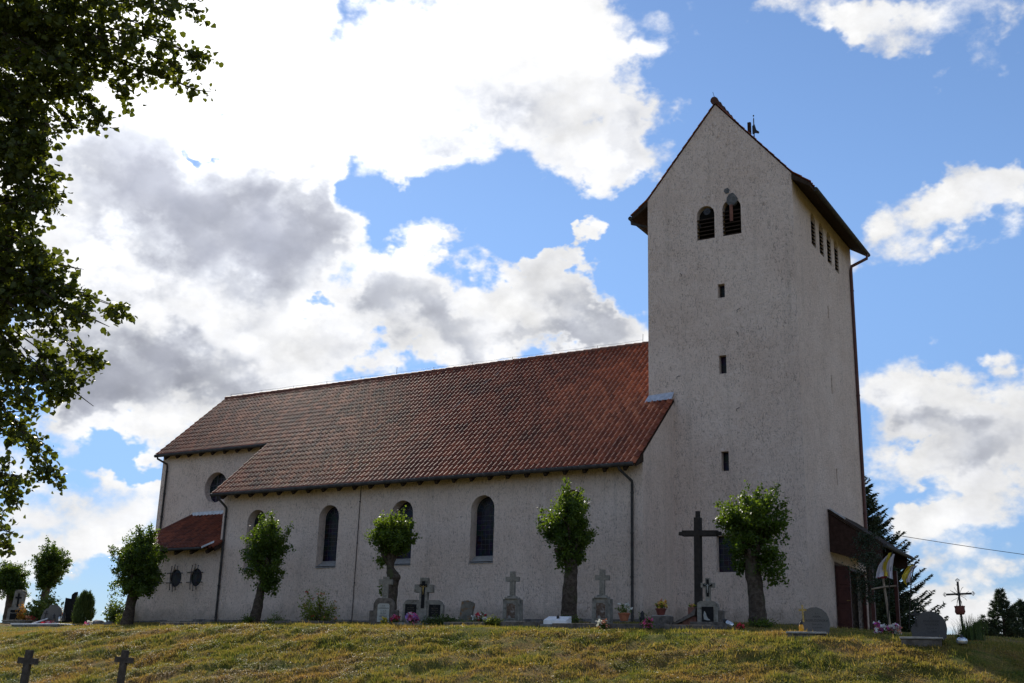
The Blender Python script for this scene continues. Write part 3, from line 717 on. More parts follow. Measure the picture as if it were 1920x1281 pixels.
# boarding under the tiles and the far slope
mb = MB()
dz = 0.05
def slab(pts, t=0.05):
    n = Vector((0, -SL, 1)).normalized()*-t
    q = [Vector(p) for p in pts] + [Vector(p)+n for p in pts]
    k = len(pts)
    mb.add(q, [tuple(range(k)), tuple(range(2*k-1, k-1, -1))] + [(i, (i+1) % k, (i+1) % k+k, i+k) for i in range(k)])
ex = EY + 11*TH*sv.y
slab([(-19.32, EY+0.02, roofz(EY+0.02)-0.02), (0.02, EY+0.02, roofz(EY+0.02)-0.02), (0.02, TY0-0.003, roofz(TY0)-0.02), (TX0-0.003, TY0-0.003, roofz(TY0)-0.02), (TX0-0.003, RY, RZ-0.02), (-19.32, RY, RZ-0.02)])
slab([(-26.34, ex+0.02, roofz(ex+0.02)-0.02), (-19.322, ex+0.02, roofz(ex+0.02)-0.02), (-19.322, RY, RZ-0.02), (-26.34, RY, RZ-0.02)])
mb.build('roof_boarding', M['wood'], nroof)
mb = MB()
mb.add([(-26.37, RY, RZ), (0.03, RY, RZ), (0.03, yb+0.55, EZ), (-26.37, yb+0.55, EZ)], [(0, 1, 2, 3)])
mb.build('far_slope', M['tile'], nroof)
# ridge caps
mb = MB(); rn = random.Random(9)
x = -26.40
while x < TX0-0.05:
    x2 = min(x+0.40, TX0)
    z = RZ+0.02+rn.uniform(-0.006, 0.006)
    mb.tube([(x, RY, z), (x+0.03, RY, z+0.01), (x2+0.04, RY, z)], [0.135, 0.137, 0.115], 10); x += 0.39
mb.build('ridge_cap', speck('ridge_clay', (0.10, 0.04, 0.027), (0.22, 0.08, 0.045), 5, 0.65, 0.3), nroof, smooth=True)

# lightning rods and the wire along the ridge, and the cable down the slope
lr = MB()
xr = [-26.1 + i*2.1 for i in range(13)]
wp = []
for i, xx in enumerate(xr):
    if xx > TX0-0.1: break
    h = 0.12 if i % 6 != 5 else 0.36
    lr.tube([(xx, RY, RZ+0.1), (xx+0.01, RY, RZ+0.14+h)], 0.009, 5)
    wp.append((xx, RY, RZ+0.25)); wp.append((xx+1.05, RY, RZ+0.22))
lr.tube(wp[:-1], 0.005, 4)
lr.build('lightning_conductor', M['iron'], church)
lr = MB()
cp = []
for k in range(12):
    t = k/11; y = RY-0.2-3.6*t; xx = -9.35 - 1.1*t + 0.05*math.sin(9*t)
    cp.append((xx, y, roofz(y)+0.085))
lr.tube(cp, 0.013, 5)
lr.build('roof_cable', M['sill'], church)
# thin conductor pipe down the long wall
lr = MB(); lr.tube([(-11.95, -0.02, 5.2), (-11.96, -0.025, 3.0), (-11.98, -0.025, 0.05)], 0.014, 6)
for z in (4.6, 3.0, 1.5): lr.box((-11.96, -0.02, z), (0.05, 0.04, 0.03))
lr.build('conductor_pipe', M['gutter'], church)

# eaves: rafter ends, gutters, downpipes
def rafters(x0, x1, n, y0, z0, slope, ln=0.62, w=0.11, h=0.14):
    a = math.atan(slope)
    for i in range(n):
        xx = x0+(x1-x0)*(i+0.5)/n
        m = MB(); m.box((0, 0, 0), (w, ln, h), Matrix.Rotation(a, 3, 'X'))
        o = m.build('rafter_end', M['wood'], church)
        o.location = (xx, y0 + 0.5*ln*math.cos(a)+0.04, z0 + 0.5*ln*math.sin(a) - 0.17)
rafters(-19.2, -0.05, 25, EY, EZ, SL)
rafters(-26.2, -19.4, 9, ex, roofz(ex), SL)
rafters(-24.4, -19.0, 6, -0.5, 3.0, 0.574)
def gutter(pts, r=0.075):
    m = MB(); m.tube(pts, r, 10)
    return m.build('gutter', M['gutter'], church, smooth=True)
gutter([(-19.36, EY-0.05, EZ-0.03), (-10, EY-0.06, EZ-0.035), (-0.08, EY-0.05, EZ-0.03)])
gutter([(-26.42, ex-0.05, roofz(ex)-0.03), (-19.36, ex-0.05, roofz(ex)-0.03)])
gutter([(-24.55, -0.56, 2.97), (-19.7, -0.56, 2.99)], 0.06)
# board closing the eave at the gable
m = MB(); m.prism([(EY, EZ-0.10), (0.0, roofz(0)-0.36), (0.0, roofz(0)-0.03), (EY, EZ+0.02)], -0.06, 0.03, lambda u, v, d: (d, u, v)); m.build('bargeboard', M['wood'], church)
def pipe(name, pts, mat='gutter', r=0.048):
    m = MB(); m.tube(pts, r, 8)
    for i in range(len(pts)-2, len(pts)-1):
        a, b = Vector(pts[i]), Vector(pts[i+1])
        for t in (0.06, 0.36, 0.68, 0.96):
            p = a.lerp(b, t); m.lathe((p.x, p.y, p.z-0.03), [(r+0.012, 0), (r+0.012, 0.06)], 8)
    return m.build(name, M[mat], church, smooth=True)
pipe('downpipe', [(-18.98, EY-0.05, EZ-0.08), (-18.98, EY-0.02, EZ-0.18), (-18.93, -0.09, EZ-0.50), (-18.93, -0.075, EZ-0.62), (-18.93, -0.075, 0.05)])
pipe('downpipe', [(-0.62, EY-0.05, EZ-0.08), (-0.60, EY-0.02, EZ-0.18), (-0.36, -0.09, EZ-0.52), (-0.36, -0.075, EZ-0.64), (-0.36, -0.075, 0.05)])
zc = roofz(ex)
pipe('downpipe', [(-26.28, ex-0.03, zc-0.06), (-26.28, ex, zc-0.16), (-25.92, CY-0.09, zc-0.40), (-25.90, CY-0.075, zc-0.55), (-25.90, CY-0.075, 3.9)])
pipe('downpipe', [(-24.3, -0.53, 2.92), (-24.25, -0.5, 2.8), (-23.86, -0.09, 2.5), (-23.86, -0.075, 2.4), (-23.86, -0.075, 0.0)], 'rustpipe')

# sacristy roof
s2 = Vector((0, 3.4, 1.95)).normalized()
sroof = tiles('sacristy_roof', (-24.5, -0.5, 3.0), (1, 0, 0), s2, 26, 11, TW, 0.3565,
      lambda c, r: (-24.5+(c+0.5)*TW < -24.5+0.66*(r+0.3)/11) or (-24.5+(c+0.5)*TW > -19.17 and r > 1), 11)
m = MB()
m.add([(-24.52, -0.5, 2.97), (-18.95, -0.5, 2.97), (-18.95, 0.0, 3.26), (-L-0.003, 0.0, 3.26), (-L-0.003, CY-0.003, 4.92), (-23.84, CY-0.003, 4.92)], [(0, 1, 2, 3, 4, 5)])
m.add([(-24.52, -0.5, 2.98), (-23.84, CY-0.003, 4.94), (-24.52, CY-0.003, 2.98)], [(0, 1, 2)])
m.build('hip_boarding', M['tile'], sroof)
m = MB(); m.tube([(-24.5, -0.5, 3.04), (-23.84, CY-0.05, 4.99)], 0.085, 8); m.build('hip_cap', M['tile'], sroof, smooth=True)
m = MB()
m.prism([(-23.95, 4.93), (-L-0.004, 4.93), (-L-0.004, 5.12), (-23.82, 5.10)], CY-0.16, CY-0.012)
m.build('flashing', M['zinc'], church)
m = MB()
m.add([(-19.62, -0.60, 3.06), (-18.92, -0.60, 3.27), (-18.92, -0.50, 3.31), (-19.62, -0.50, 3.10), (-19.62, -0.60, 2.98), (-18.92, -0.60, 3.19)], [(0, 1, 2, 3), (0, 4, 5, 1)])
m.build('flashing', M['zinc'], church)
m = MB(); m.box((-18.96, -0.27, 3.06), (0.05, 0.55, 0.16), Matrix.Rotation(0.52, 3, 'X')); m.build('bargeboard', M['wood'], church)

# tower/nave flashing
m = MB()
zf = roofz(TY0)
m.add([(-1.10, TY0-0.13, zf-0.02), (-0.02, TY0-0.13, zf+0.01), (0.03, TY0-0.008, zf+0.30), (-0.99, TY0-0.008, zf+0.25)], [(0, 1, 2, 3)])
m.add([(-1.10, TY0-0.13, zf-0.02), (-0.99, TY0-0.008, zf+0.25), (-0.995, TY0+0.15, zf+0.22), (-1.12, TY0+0.15, zf+0.14)], [(0, 1, 2, 3)])
m.build('flashing', M['zinc'], church)

# ---- tower roof
troof = None
ts = (TPK+0.10-(TEV+0.10))/(TXM-TX0)
for sgn in (-1, 1):
    xe = TXM + sgn*(TXM-TX0)
    up = Vector((-sgn, 0, ts)).normalized()
    ln = math.hypot(TXM-TX0, TPK-TEV)
    nr = 13; th = ln/nr
    O = (xe, TY0-0.05 if sgn > 0 else TY1+0.05, TEV+0.03)
    t = tiles('tower_roof', O, (0, sgn, 0), up, 34, nr, (TY1-TY0+0.10)/34, th, None, 21+sgn, church, 0.5)
    # flared foot over the eave
    up2 = Vector((-sgn, 0, 0.80)).normalized()
    fl = 0.84/2
    xo = xe + sgn*0.66
    y0 = (TY0-0.07) if sgn > 0 else TY1+0.07
    t2 = tiles('eave_tiles', (xo, y0, TEV+0.03-0.66*0.80), (0, sgn, 0), up2, 34, 2, (TY1-TY0+0.14)/34, 0.66/up2.x/-sgn/2 if False else 0.423, None, 31+sgn, t, 0.5)
    m = MB()
    ya, yb2 = TY0-0.03, TY1+0.03
    m.prism([(xe+sgn*0.005, TEV-0.02), (xo, TEV-0.66*0.80+0.02), (xo, TEV-0.66*0.80-0.13), (xe+sgn*0.005, TEV-0.24)], ya, yb2, lambda u, v, d: (u, d, v))
    m.build('eave_soffit', M['wood'], t)
    m = MB(); m.tube([(xo+sgn*0.07, TY0+0.45 if sgn > 0 else TY0-0.05, TEV-0.60), (xo+sgn*0.07, TY1+0.05, TEV-0.60)], 0.085, 10)
    m.build('gutter', M['gutter'], church, smooth=True)
    m = MB(); m.add([(TXM, TY0-0.03, TPK+0.03), (xe, TY0-0.03, TEV+0.03), (xe, TY1+0.03, TEV+0.03), (TXM, TY1+0.03, TPK+0.03)], [(0, 1, 2, 3)])
    m.build('roof_boarding', M['wood'], t)
    if sgn > 0: troof = t
m = MB()
y = TY0-0.12
while y < TY1+0.1:
    m.tube([(TXM, y, TPK+0.13), (TXM, y+0.04, TPK+0.14), (TXM, y+0.42, TPK+0.11)], [0.15, 0.152, 0.125], 10); y += 0.40
m.build('ridge_cap', M['capclay'], troof, smooth=True)
m = MB(); m.tube([(TXM, TY0+0.05, TPK+0.2), (TXM-0.12, TY0+0.1, TPK+0.62)], 0.009, 5); m.build('lightning_conductor', M['iron'], church)
pipe('downpipe', [(-1.70, TY0+0.05, TEV-0.66), (-1.70, TY0+0.05, TEV-0.80), (-1.0, TY0+0.3, TEV-1.0), (-1.05, TY0+0.45, TEV-1.1), (-1.05, TY0+0.45, 12.0)], 'gutter', 0.05)
pipe('downpipe', [(5.44, TY1-0.25, TEV-0.66), (5.44, TY1-0.25, TEV-0.84), (4.82, TY1-0.34, TEV-1.12), (4.78, TY1-0.34, TEV-1.3), (4.78, TY1-0.34, 0.0)], 'rustpipe', 0.065)

# ---- windows
def grid_bars(mb, x0, x1, z0, z1, y, nx_, nz_, t, fn):
    for i in range(1, nx_):
        u = x0+(x1-x0)*i/nx_; mb.prism(rect(u-t/2, u+t/2, z0, z1), y-0.012, y-0.002, fn)
    for i in range(1, nz_):
        v = z0+(z1-z0)*i/nz_; mb.prism(rect(x0, x1, v-t/2, v+t/2), y-0.014, y-0.001, fn)
lead = speck('lead_cames', (0.055, 0.055, 0.06), (0.10, 0.10, 0.11), 20, 0.6, 0.1, 40, 0.4, 0.3)
for x in NAVE_W:
    m = MB()
    f0 = lambda u, v, d: (u, d, v)
    grid_bars(m, x-0.44, x+0.44, 2.46, 4.02, 0.41, 5, 9, 0.012, f0)
    for k in range(14):
        a, b = PI*k/14, PI*(k+1)/14
        for rr in (0.42, 0.20):
            m.prism([(x+rr*math.cos(a), 4.04+rr*math.sin(a)), (x+(rr+0.015)*math.cos(a), 4.04+(rr+0.015)*math.sin(a)), (x+(rr+0.015)*math.cos(b), 4.04+(rr+0.015)*math.sin(b)), (x+rr*math.cos(b), 4.04+rr*math.sin(b))], 0.396, 0.408, f0)
    for k in range(6):
        a = PI*(k+0.5)/6
        m.prism([(x+0.2*math.cos(a-0.03), 4.04+0.2*math.sin(a-0.03)), (x+0.43*math.cos(a-0.015), 4.04+0.43*math.sin(a-0.015)), (x+0.43*math.cos(a+0.015), 4.04+0.43*math.sin(a+0.015)), (x+0.2*math.cos(a+0.03), 4.04+0.2*math.sin(a+0.03))], 0.397, 0.407, f0)
    w = m.build('arched_window', lead, church)
    m = MB(); m.prism(arch(x, 0.998, 2.40, 4.539, 14), 0.412, 0.444, f0); m.build('glass', M['glass'], w)
    m = MB(); m.prism([(-0.045, 2.10), (0.44, 2.42), (0.44, 2.165), (0.0, 2.165), (0.0, 2.10)], x-0.499, x+0.499, lambda u, v, d: (d, u, v))
    m.build('sill', M['sill'], w)

m = MB(); f0 = lambda u, v, d: (u, d, v)
grid_bars(m, -23.36, -22.0, 5.54, 6.90, CY+0.33, 6, 6, 0.014, f0)
for u in (-22.90, -22.45): m.prism(rect(u-0.02, u+0.02, 5.56, 6.88), CY+0.30, CY+0.325, f0)
m.prism(rect(-23.36, -22.0, 6.34, 6.38), CY+0.30, CY+0.326, f0)
w = m.build('round_window', lead, church)
m = MB(); m.prism(disc(-22.68, 6.22, 0.698), CY+0.335, CY+0.37, f0); m.build('glass', M['glass'], w)

for (x, z) in PORT:
    m = MB()
    for dx in (-0.17, 0.0, 0.17):
        m.tube([(x+dx, -0.10, z-0.46-(0.06 if dx == 0 else 0)), (x+dx, -0.13, z-0.3), (x+dx, -0.13, z+0.3), (x+dx, -0.10, z+0.46+(0.06 if dx == 0 else 0))], 0.016, 6)
        for sz in (-1, 1): m.lathe((x+dx, -0.10, z+sz*(0.48+(0.06 if dx == 0 else 0))-0.03), [(0.005, 0), (0.03, 0.03), (0.005, 0.06)], 6)
    for dz_ in (-0.2, 0.2):
        m.tube([(x-0.42, -0.07, z+dz_), (x-0.3, -0.145, z+dz_), (x+0.3, -0.145, z+dz_), (x+0.42, -0.07, z+dz_)], 0.016, 6)
        for sx_ in (-1, 1):
            m.tube([(x+sx_*0.40, -0.07, z+dz_), (x+sx_*0.40, 0.01, z+dz_)], 0.014, 6)
            m.lathe((x+sx_*0.43, -0.07, z+dz_-0.03), [(0.005, 0), (0.028, 0.03), (0.005, 0.06)], 6)
    w = m.build('window_grille', M['iron'], church, smooth=True)
    m = MB(); m.prism(disc(x, z, 0.348, 20, 0.368), 0.08, 0.115, f0); m.build('glass', M['glass'], w)

def louvre(mb_poly, fn, depth, zs, x0, x1, nm='louvre_window', top_gap=0.0):
    m = MB(); m.prism(shrink(mb_poly, 0.995), depth-0.03, depth-0.005, fn)  # black backing paints the shade behind the slats
    w = m.build(nm, M['black'], church)
    m = MB()
    for z in zs:
        m.add([fn(x0, z-0.055, 0.02), fn(x1, z-0.055, 0.02), fn(x1, z-0.02, 0.02), fn(x0, z-0.02, 0.02),
               fn(x0, z+0.07, 0.20), fn(x1, z+0.07, 0.20), fn(x1, z+0.04, 0.20), fn(x0, z+0.04, 0.20)],
              [(0, 1, 2, 3), (3, 2, 5, 4), (0, 7, 6, 1), (4, 5, 6, 7), (0, 3, 4, 7), (1, 6, 5, 2)])
    m.build('louvre_slats', M['wood'], w)
    return w
ff = front(TY0)
for i, (cx, w_, z0, z1) in enumerate(BEL_F):
    louvre(arch(cx, w_, z0, z1), ff, 0.30, [z0+0.07+k*0.155 for k in range(6+i)], cx-w_/2+0.005, cx+w_/2-0.005)
for (cx, w_, z0, z1) in BEL_R:
    louvre(arch(cx, w_, z0, z1), tr, 0.34, [z0+0.07+k*0.155 for k in range(7)], cx-w_/2+0.005, cx+w_/2-0.005)
for s in SLOT_F:
    m = MB(); m.prism(rect(s[0]+0.002, s[1]-0.002, s[2]+0.002, s[3]-0.002), TY0+0.24, TY0+0.29, f0)
    w = m.build('slot_window', M['glass'], church)
    m = MB(); mid = (s[2]+s[3])/2
    m.prism(rect(s[0]+0.003, s[1]-0.003, mid-0.012, mid+0.012), TY0+0.22, TY0+0.238, f0); m.build('glazing_bar', M['iron'], w)
for s in SLIT_R:
    m = MB(); m.prism(rect(s[0]+0.002, s[1]-0.002, s[2]+0.002, s[3]-0.002), 0.06, 0.11, tr); m.build('slit_window', M['brick'], church)
s = WIN_F
m = MB(); grid_bars(m, s[0], s[1], s[2], s[3], TY0+0.24, 4, 6, 0.012, f0)
w = m.build('tower_window', lead, church)
m = MB(); m.prism(rect(s[0]+0.002, s[1]-0.002, s[2]+0.002, s[3]-0.002), TY0+0.245, TY0+0.29, f0); m.build('glass', M['glass'], w)
# mended crown of the second belfry opening and a hanging board
m = MB()
m.prism([(2.22, 15.42), (2.32, 15.30), (2.50, 15.28), (2.62, 15.40), (2.66, 15.52), (2.58, 15.66), (2.48, 15.78), (2.34, 15.76), (2.24, 15.62)], TY0-0.03, TY0+0.12, f0)
m.prism([(2.12, 15.90), (2.20, 15.79), (2.31, 15.80), (2.36, 15.92), (2.28, 16.02), (2.16, 16.00)], TY0-0.018, TY0-0.002, f0)
m.build('cement_patch', M['cement'], church)
m = MB(); m.box((2.40, TY0-0.03, 14.98), (0.12, 0.03, 0.66)); m.build('hanging_board', M['brick'], church)

# ---- entrance and porch
m = MB(); m.prism(rect(DOOR_R[0]-0.02, DOOR_R[1]+0.02, DOOR_R[2]-0.02, DOOR_R[3]+0.02), 1.2, 1.26, tr); m.build('doorway_shade_sheet', M['black'], church)  # black sheet painted for the unlit space inside the doorway
m = MB()
m.bbox((4.709+0.25, 5.98, 1.22), (0.50, 0.07, 2.16), 0.01)
for z in (0.55, 1.25, 1.9): m.bbox((4.709+0.25, 5.94, z), (0.34, 0.03, 0.5), 0.01)
dl = m.build('door', M['door'], church)
m = MB(); m.tube([(5.17, 5.93, 1.10), (5.17, 5.86, 1.10), (5.08, 5.86, 1.10)], 0.014, 6); m.build('handle', M['brass'], dl)
m = MB()
for a, b in (((5.87, 0.12), (5.95, 2.43)), ((10.05, 0.12), (10.13, 2.43)), ((5.95, 2.35), (10.05, 2.43))):
    m.prism(rect(a[0], b[0], a[1], b[1]), 0.02, 0.14, tr)
m.build('door_frame', M['door'], church)
m = MB(); m.bbox((5.75, 7.6, -0.14), (2.06, 5.7, 0.28), 0.02); m.build('doorstep', M['concrete'], church)
PX0, PX1 = 4.72, 6.50
m = MB()
m.prism([(PX0, 4.24), (PX1+0.06, 2.97), (PX1+0.06, 2.85), (PX0, 4.12)], 5.31, 9.3, lambda u, v, d: (u, d, v))
porch = m.build('porch_roof', M['wood'], church)
m = MB(); m.prism([(PX0, 4.11), (PX1, 2.87), (PX1, 2.20), (PX0, 2.74)], 5.36, 5.42, lambda u, v, d: (u, d, v)); m.build('side_boarding', M['clad'], porch)
m = MB(); m.prism([(PX0, 4.11), (PX1, 2.87), (PX1, 2.45), (PX0, 2.74)], 9.2, 9.26, lambda u, v, d: (u, d, v)); m.build('side_boarding', M['clad'], porch)
for y in (5.50, 9.1):
    m = MB(); m.bbox((6.06, y, 1.15), (0.13, 0.13, 2.5), 0.01); m.build('porch_post', M['door'], porch)
m = MB(); m.tube([(PX1+0.12, 5.30, 2.90), (PX1+0.12, 9.35, 2.88)], 0.07, 8); m.build('gutter', M['gutter'], porch, smooth=True)
m = MB(); rn = random.Random(6)
for k in range(9): m.box((PX0+0.1+0.06*k, 5.30, 4.22-0.062*k*0.7), (0.05, 0.1, 0.05), Matrix.Rotation(0.6, 3, 'Y'))
m.build('lead_strip', M['zinc'], porch)

for (u, v, w) in ((1.10, 14.72, 0.10), (2.62, 11.2, -0.08), (0.25, 8.95, -0.07), (2.50, 7.55, -0.08), (2.48, 10.35, 0.06), (0.35, 12.9, 0.07)):
    m = MB(); m.tube([(u, TY0+0.02, v), (u, TY0-0.07, v), (u+w, TY0-0.10, v-0.05), (u+w, TY0-0.09, v-0.13)], 0.012, 5); m.build('wall_hook', M['iron'], church)
# loudspeaker inside the belfry opening and the aerial on the tower roof
ls = thing('loudspeaker', 'horn loudspeaker set in the left belfry opening above the louvres', 'loudspeaker', (1.44, TY0+0.16, 15.22))
m = MB(); m.lathe((0, 0, 0), [(0.03, 0), (0.05, 0.06), (0.13, 0.16), (0.14, 0.17), (0.12, 0.17)], 14)
o = m.build('horn', M['iron'], ls, smooth=True); o.rotation_euler = (R(90), 0, 0)
m = MB(); m.lathe((0, 0, 0), [(0.028, 0), (0.02, 0.03)], 10); o = m.build('driver', M['paint'], ls); o.rotation_euler = (R(90), 0, 0); o.location = (0, -0.14, 0)
ax, ay = 3.18, 3.30
az_ = TPK+0.10 - ts*(ax-TXM)
an = thing('roof_aerial', 'panel aerial on a short mast on the right slope of the tower roof', 'aerial', (ax, ay, az_))
m = MB(); m.tube([(0, 0, -0.1), (0, 0, 0.86)], 0.022, 8); m.lathe((0, 0, 0.86), [(0.005, 0), (0.005, 0.08), (0.03, 0.10), (0.03, 0.13), (0.005, 0.15)], 8); m.build('mast', M['iron'], an)
m = MB(); m.bbox((-0.17, -0.02, 0.47), (0.13, 0.10, 0.50), 0.015); m.build('panel', M['clad'], an)
m = MB(); m.prism([(-0.06, 0.55), (0.03, 0.60), (0.09, 0.36), (0.20, 0.26), (0.17, 0.20), (0.05, 0.25), (-0.06, 0.22)], -0.02, 0.04, f0); m.build('bracket', M['iron'], an)

# ------------------------------------------------------------------ foliage
def unit(rs, n):
    v = rs.normal(size=(n, 3)); return v/np.linalg.norm(v, axis=1)[:, None]
def leaf_quads(P, size, rs, droop=0.5, aspect=0.8, up=None):
    """one folded leaf per point"""
    n = len(P)
    d = unit(rs, n); d[:, 2] = d[:, 2]*0.6 - droop*rs.rand(n); d /= np.linalg.norm(d, axis=1)[:, None]
    s = unit(rs, n); s = s - d*np.sum(s*d, 1)[:, None]; s /= np.linalg.norm(s, axis=1)[:, None]
    nn = np.cross(d, s)
    sz = size*rs.uniform(0.65, 1.25, n)[:, None]
    V = np.empty((n, 4, 3))
    V[:, 0] = P
    V[:, 1] = P + d*sz*0.45 + s*sz*0.5*aspect + nn*sz*0.12
    V[:, 2] = P + d*sz
    V[:, 3] = P + d*sz*0.45 - s*sz*0.5*aspect + nn*sz*0.12
    return V.reshape(-1, 3), np.arange(n*4).reshape(n, 4)
def shoot_points(S, T, n, spread, rs, sag=0.0, t0=0.35):
    S, T = np.array(S), np.array(T)
    t = t0 + (1-t0)*rs.rand(n)**0.8
    p = S + (T-S)*t[:, None]
    p[:, 2] -= sag*(t**2)
    L_ = np.linalg.norm(T-S)
    return p + rs.normal(size=(n, 3))*spread*(0.45+0.75*(1-np.abs(2*t-1.2)))[:, None]
def leaf_round(P, size, rs, droop=0.5, aspect=0.9):
    """rounded leaf folded along its midrib: two quads per point"""
    n = len(P)
    d = unit(rs, n); d[:, 2] = d[:, 2]*0.6 - droop*rs.rand(n); d /= np.linalg.norm(d, axis=1)[:, None]
    s = unit(rs, n); s = s - d*np.sum(s*d, 1)[:, None]; s /= np.linalg.norm(s, axis=1)[:, None]
    nn = np.cross(d, s); sz = size*rs.uniform(0.55, 1.3, n)[:, None]
    V = np.empty((n, 6, 3))
    V[:, 0] = P; V[:, 3] = P + d*sz - nn*sz*0.10
    for i, (a, b) in enumerate(((0.22, 0.42), (0.66, 0.40))):
        V[:, 1+i] = P + d*sz*a + s*sz*b*aspect + nn*sz*0.14
        V[:, 5-i] = P + d*sz*a - s*sz*b*aspect + nn*sz*0.14
    b = np.arange(n)[:, None]*6
    F = np.concatenate([b+np.array([[0, 1, 2, 3]]), b+np.array([[0, 3, 4, 5]])], 1).reshape(-1, 4)
    return V.reshape(-1, 3), F
def crown(name, shoots, per, spread, size, mat, parent, seed, sag=0.1, droop=0.5, t0=0.35, tint=(0, 1), aspect=0.8, rounded=False):
    rs = np.random.RandomState(seed)
    P, T = [], []
    for S, E in shoots:
        n = max(3, int(per*rs.uniform(0.6, 1.4)))
        P.append(shoot_points(S, E, n, spread, rs, sag, t0))
        c = rs.uniform(*tint)
        T.append(np.clip(c + rs.uniform(-0.25, 0.25, n), 0, 1))
    P = np.concatenate(P); T = np.concatenate(T)
    if rounded:
        V, F = leaf_round(P, size, rs, droop, aspect); T = np.repeat(T, 2)
    else: V, F = leaf_quads(P, size, rs, droop, aspect)
    return tri_soup(name, V, F, T, mat, parent, True)
def twigs(name, shoots, r, mat, parent, sag=0.1, every=1):
    m = MB()
    for S, E in shoots[::every]:
        S, E = Vector(S), Vector(E)
        pts = []
        for k in range(5):
            t = k/4; p = S.lerp(E, t*0.93); p.z -= sag*(t*t); pts.append(p)
        m.tube(pts, [r*(1-0.8*k/4) for k in range(5)], 5, 0, False)
    return m.build(name, mat, parent)

def pollard(label, base, trunk, lobes, seed, leaf=0.088, per=46, mat='leaf', nsh=110, group='pollarded lime trees beside the church', knobs=(), tint=(0, 0.9), rise=0.12, wide=1.18):
    """trunk: (dx, dz, r) points; lobes: (dx, dy, dz, rx, ry, rz, share, droop)"""
    rs = np.random.RandomState(seed); rn = random.Random(seed)
    t = thing('pollard_lime', label, 'tree', base, 0, group)
    m = MB()
    pts = [(a, 0, z) for a, z, r in trunk]; rr = [r for a, z, r in trunk]
    # densify with small wobble
    P2, R2 = [], []
    for i in range(len(pts)-1):
        for k in range(5):
            q = k/5; a, b = Vector(pts[i]), Vector(pts[i+1])
            P2.append(a.lerp(b, q)+Vector((rn.uniform(-1, 1), rn.uniform(-1, 1), 0))*0.012); R2.append(rr[i]*(1-q)+rr[i+1]*q+rn.uniform(-0.008, 0.012))
    P2.append(Vector(pts[-1])); R2.append(rr[-1])
    m.tube(P2, R2, 14, 0, True, 0.10, rn)
    for (dx, dy, z, r) in knobs:
        m.lathe((dx, dy, z), [(r*0.5, -r*0.9), (r*0.95, -r*0.4), (r, 0.1*r), (r*0.8, r*0.6), (r*0.3, r*0.85)], 9)
    m.build('trunk', M['bark'], t, smooth=True)
    lm = MB(); zt = trunk[-1][1]; xt = trunk[-1][0]
    for k in range(8):
        a = 2*PI*(k+rn.random()*0.7)/8; z0_ = zt - rn.uniform(0.0, 0.75); o_ = rn.uniform(0.28, 0.5)
        e = Vector((xt+math.cos(a)*o_, math.sin(a)*o_*0.8, z0_+rn.uniform(0.15, 0.55)))
        s_ = Vector((xt*(0.8 if z0_ < zt-0.3 else 1.0), 0, z0_-0.15))
        lm.tube([s_, s_.lerp(e, 0.5)+Vector((0, 0, -0.05)), e, e+Vector((math.cos(a)*0.05, math.sin(a)*0.05, 0.08))], [0.075, 0.055, 0.062, 0.03], 8, 0, True, 0.25, rn)
    lm.build('limbs', M['bark'], t, smooth=True)
    sh = []
    for (dx, dy, dz, rx, ry, rz, share, dr) in lobes:
        dz += rise; rx *= wide; ry *= wide; rz *= 1.06
        n = int(nsh*1.35*share)
        d = unit(rs, n)
        k = rs.uniform(0.50, 1.10, n); k = np.where(rs.rand(n) < 0.05, rs.uniform(1.12, 1.32, n), k)
        for i in range(n):
            e = np.array([dx, dy, dz]) + d[i]*np.array([rx, ry, rz])*k[i]
            e[2] -= dr*rs.rand()*0.4
            zt_ = min(max(dz - 0.35*rz, 0.5), trunk[-1][1]); tp = np.array([np.interp(zt_, [q[1] for q in trunk], [q[0] for q in trunk]), 0.0, zt_])
            s = tp + (np.array([dx, dy, dz])-tp)*0.2 + d[i]*np.array([rx, ry, rz])*0.05
            sh.append((s, e))
    twigs('branches', sh, 0.014, M['bark'], t, 0.08, 2)
    crown('crown', sh, int(per*1.35), 0.085, leaf*0.98, M[mat], t, seed+5, 0.10, 0.55, 0.42, tint)
    return t

def at(x, y, dz=-0.06): return (x, y, gz(x, y)+dz)
pollard('broad dark pollard lime in front of the sacristy, left of its grilled windows', at(-21.35, -2.5),
        [(0, 0, 0.26), (0.05, 0.5, 0.22), (0.18, 1.3, 0.19), (0.30, 2.2, 0.17)],
        [(0.32, 0, 2.75, 0.98, 0.85, 1.05, 0.62, 0.1), (0.20, 0, 2.0, 0.98, 0.8, 0.80, 0.42, 0.5), (0.85, -0.1, 1.75, 0.40, 0.4, 0.55, 0.14, 0.7), (0.55, 0, 3.75, 0.35, 0.3, 0.35, 0.06, 0)], 11, per=64, nsh=150, tint=(0, 0.7))
pollard('pollard lime with a crooked trunk covering the first nave window', at(-14.55, -2.5),
        [(-0.02, 0, 0.24), (0.02, 0.35, 0.20), (0.12, 0.9, 0.17), (0.18, 1.35, 0.15), (0.34, 1.6, 0.15), (0.40, 2.3, 0.13)],
        [(0.40, 0, 3.1, 0.78, 0.7, 0.95, 0.52, 0.1), (-0.15, 0, 2.85, 0.62, 0.55, 0.55, 0.22, 0.2), (0.30, 0, 2.2, 0.80, 0.65, 0.70, 0.30, 0.5), (0.70, -0.1, 1.65, 0.35, 0.35, 0.45, 0.12, 0.5), (0.5, 0, 3.95, 0.30, 0.3, 0.32, 0.07, 0)], 23, per=48, nsh=115)
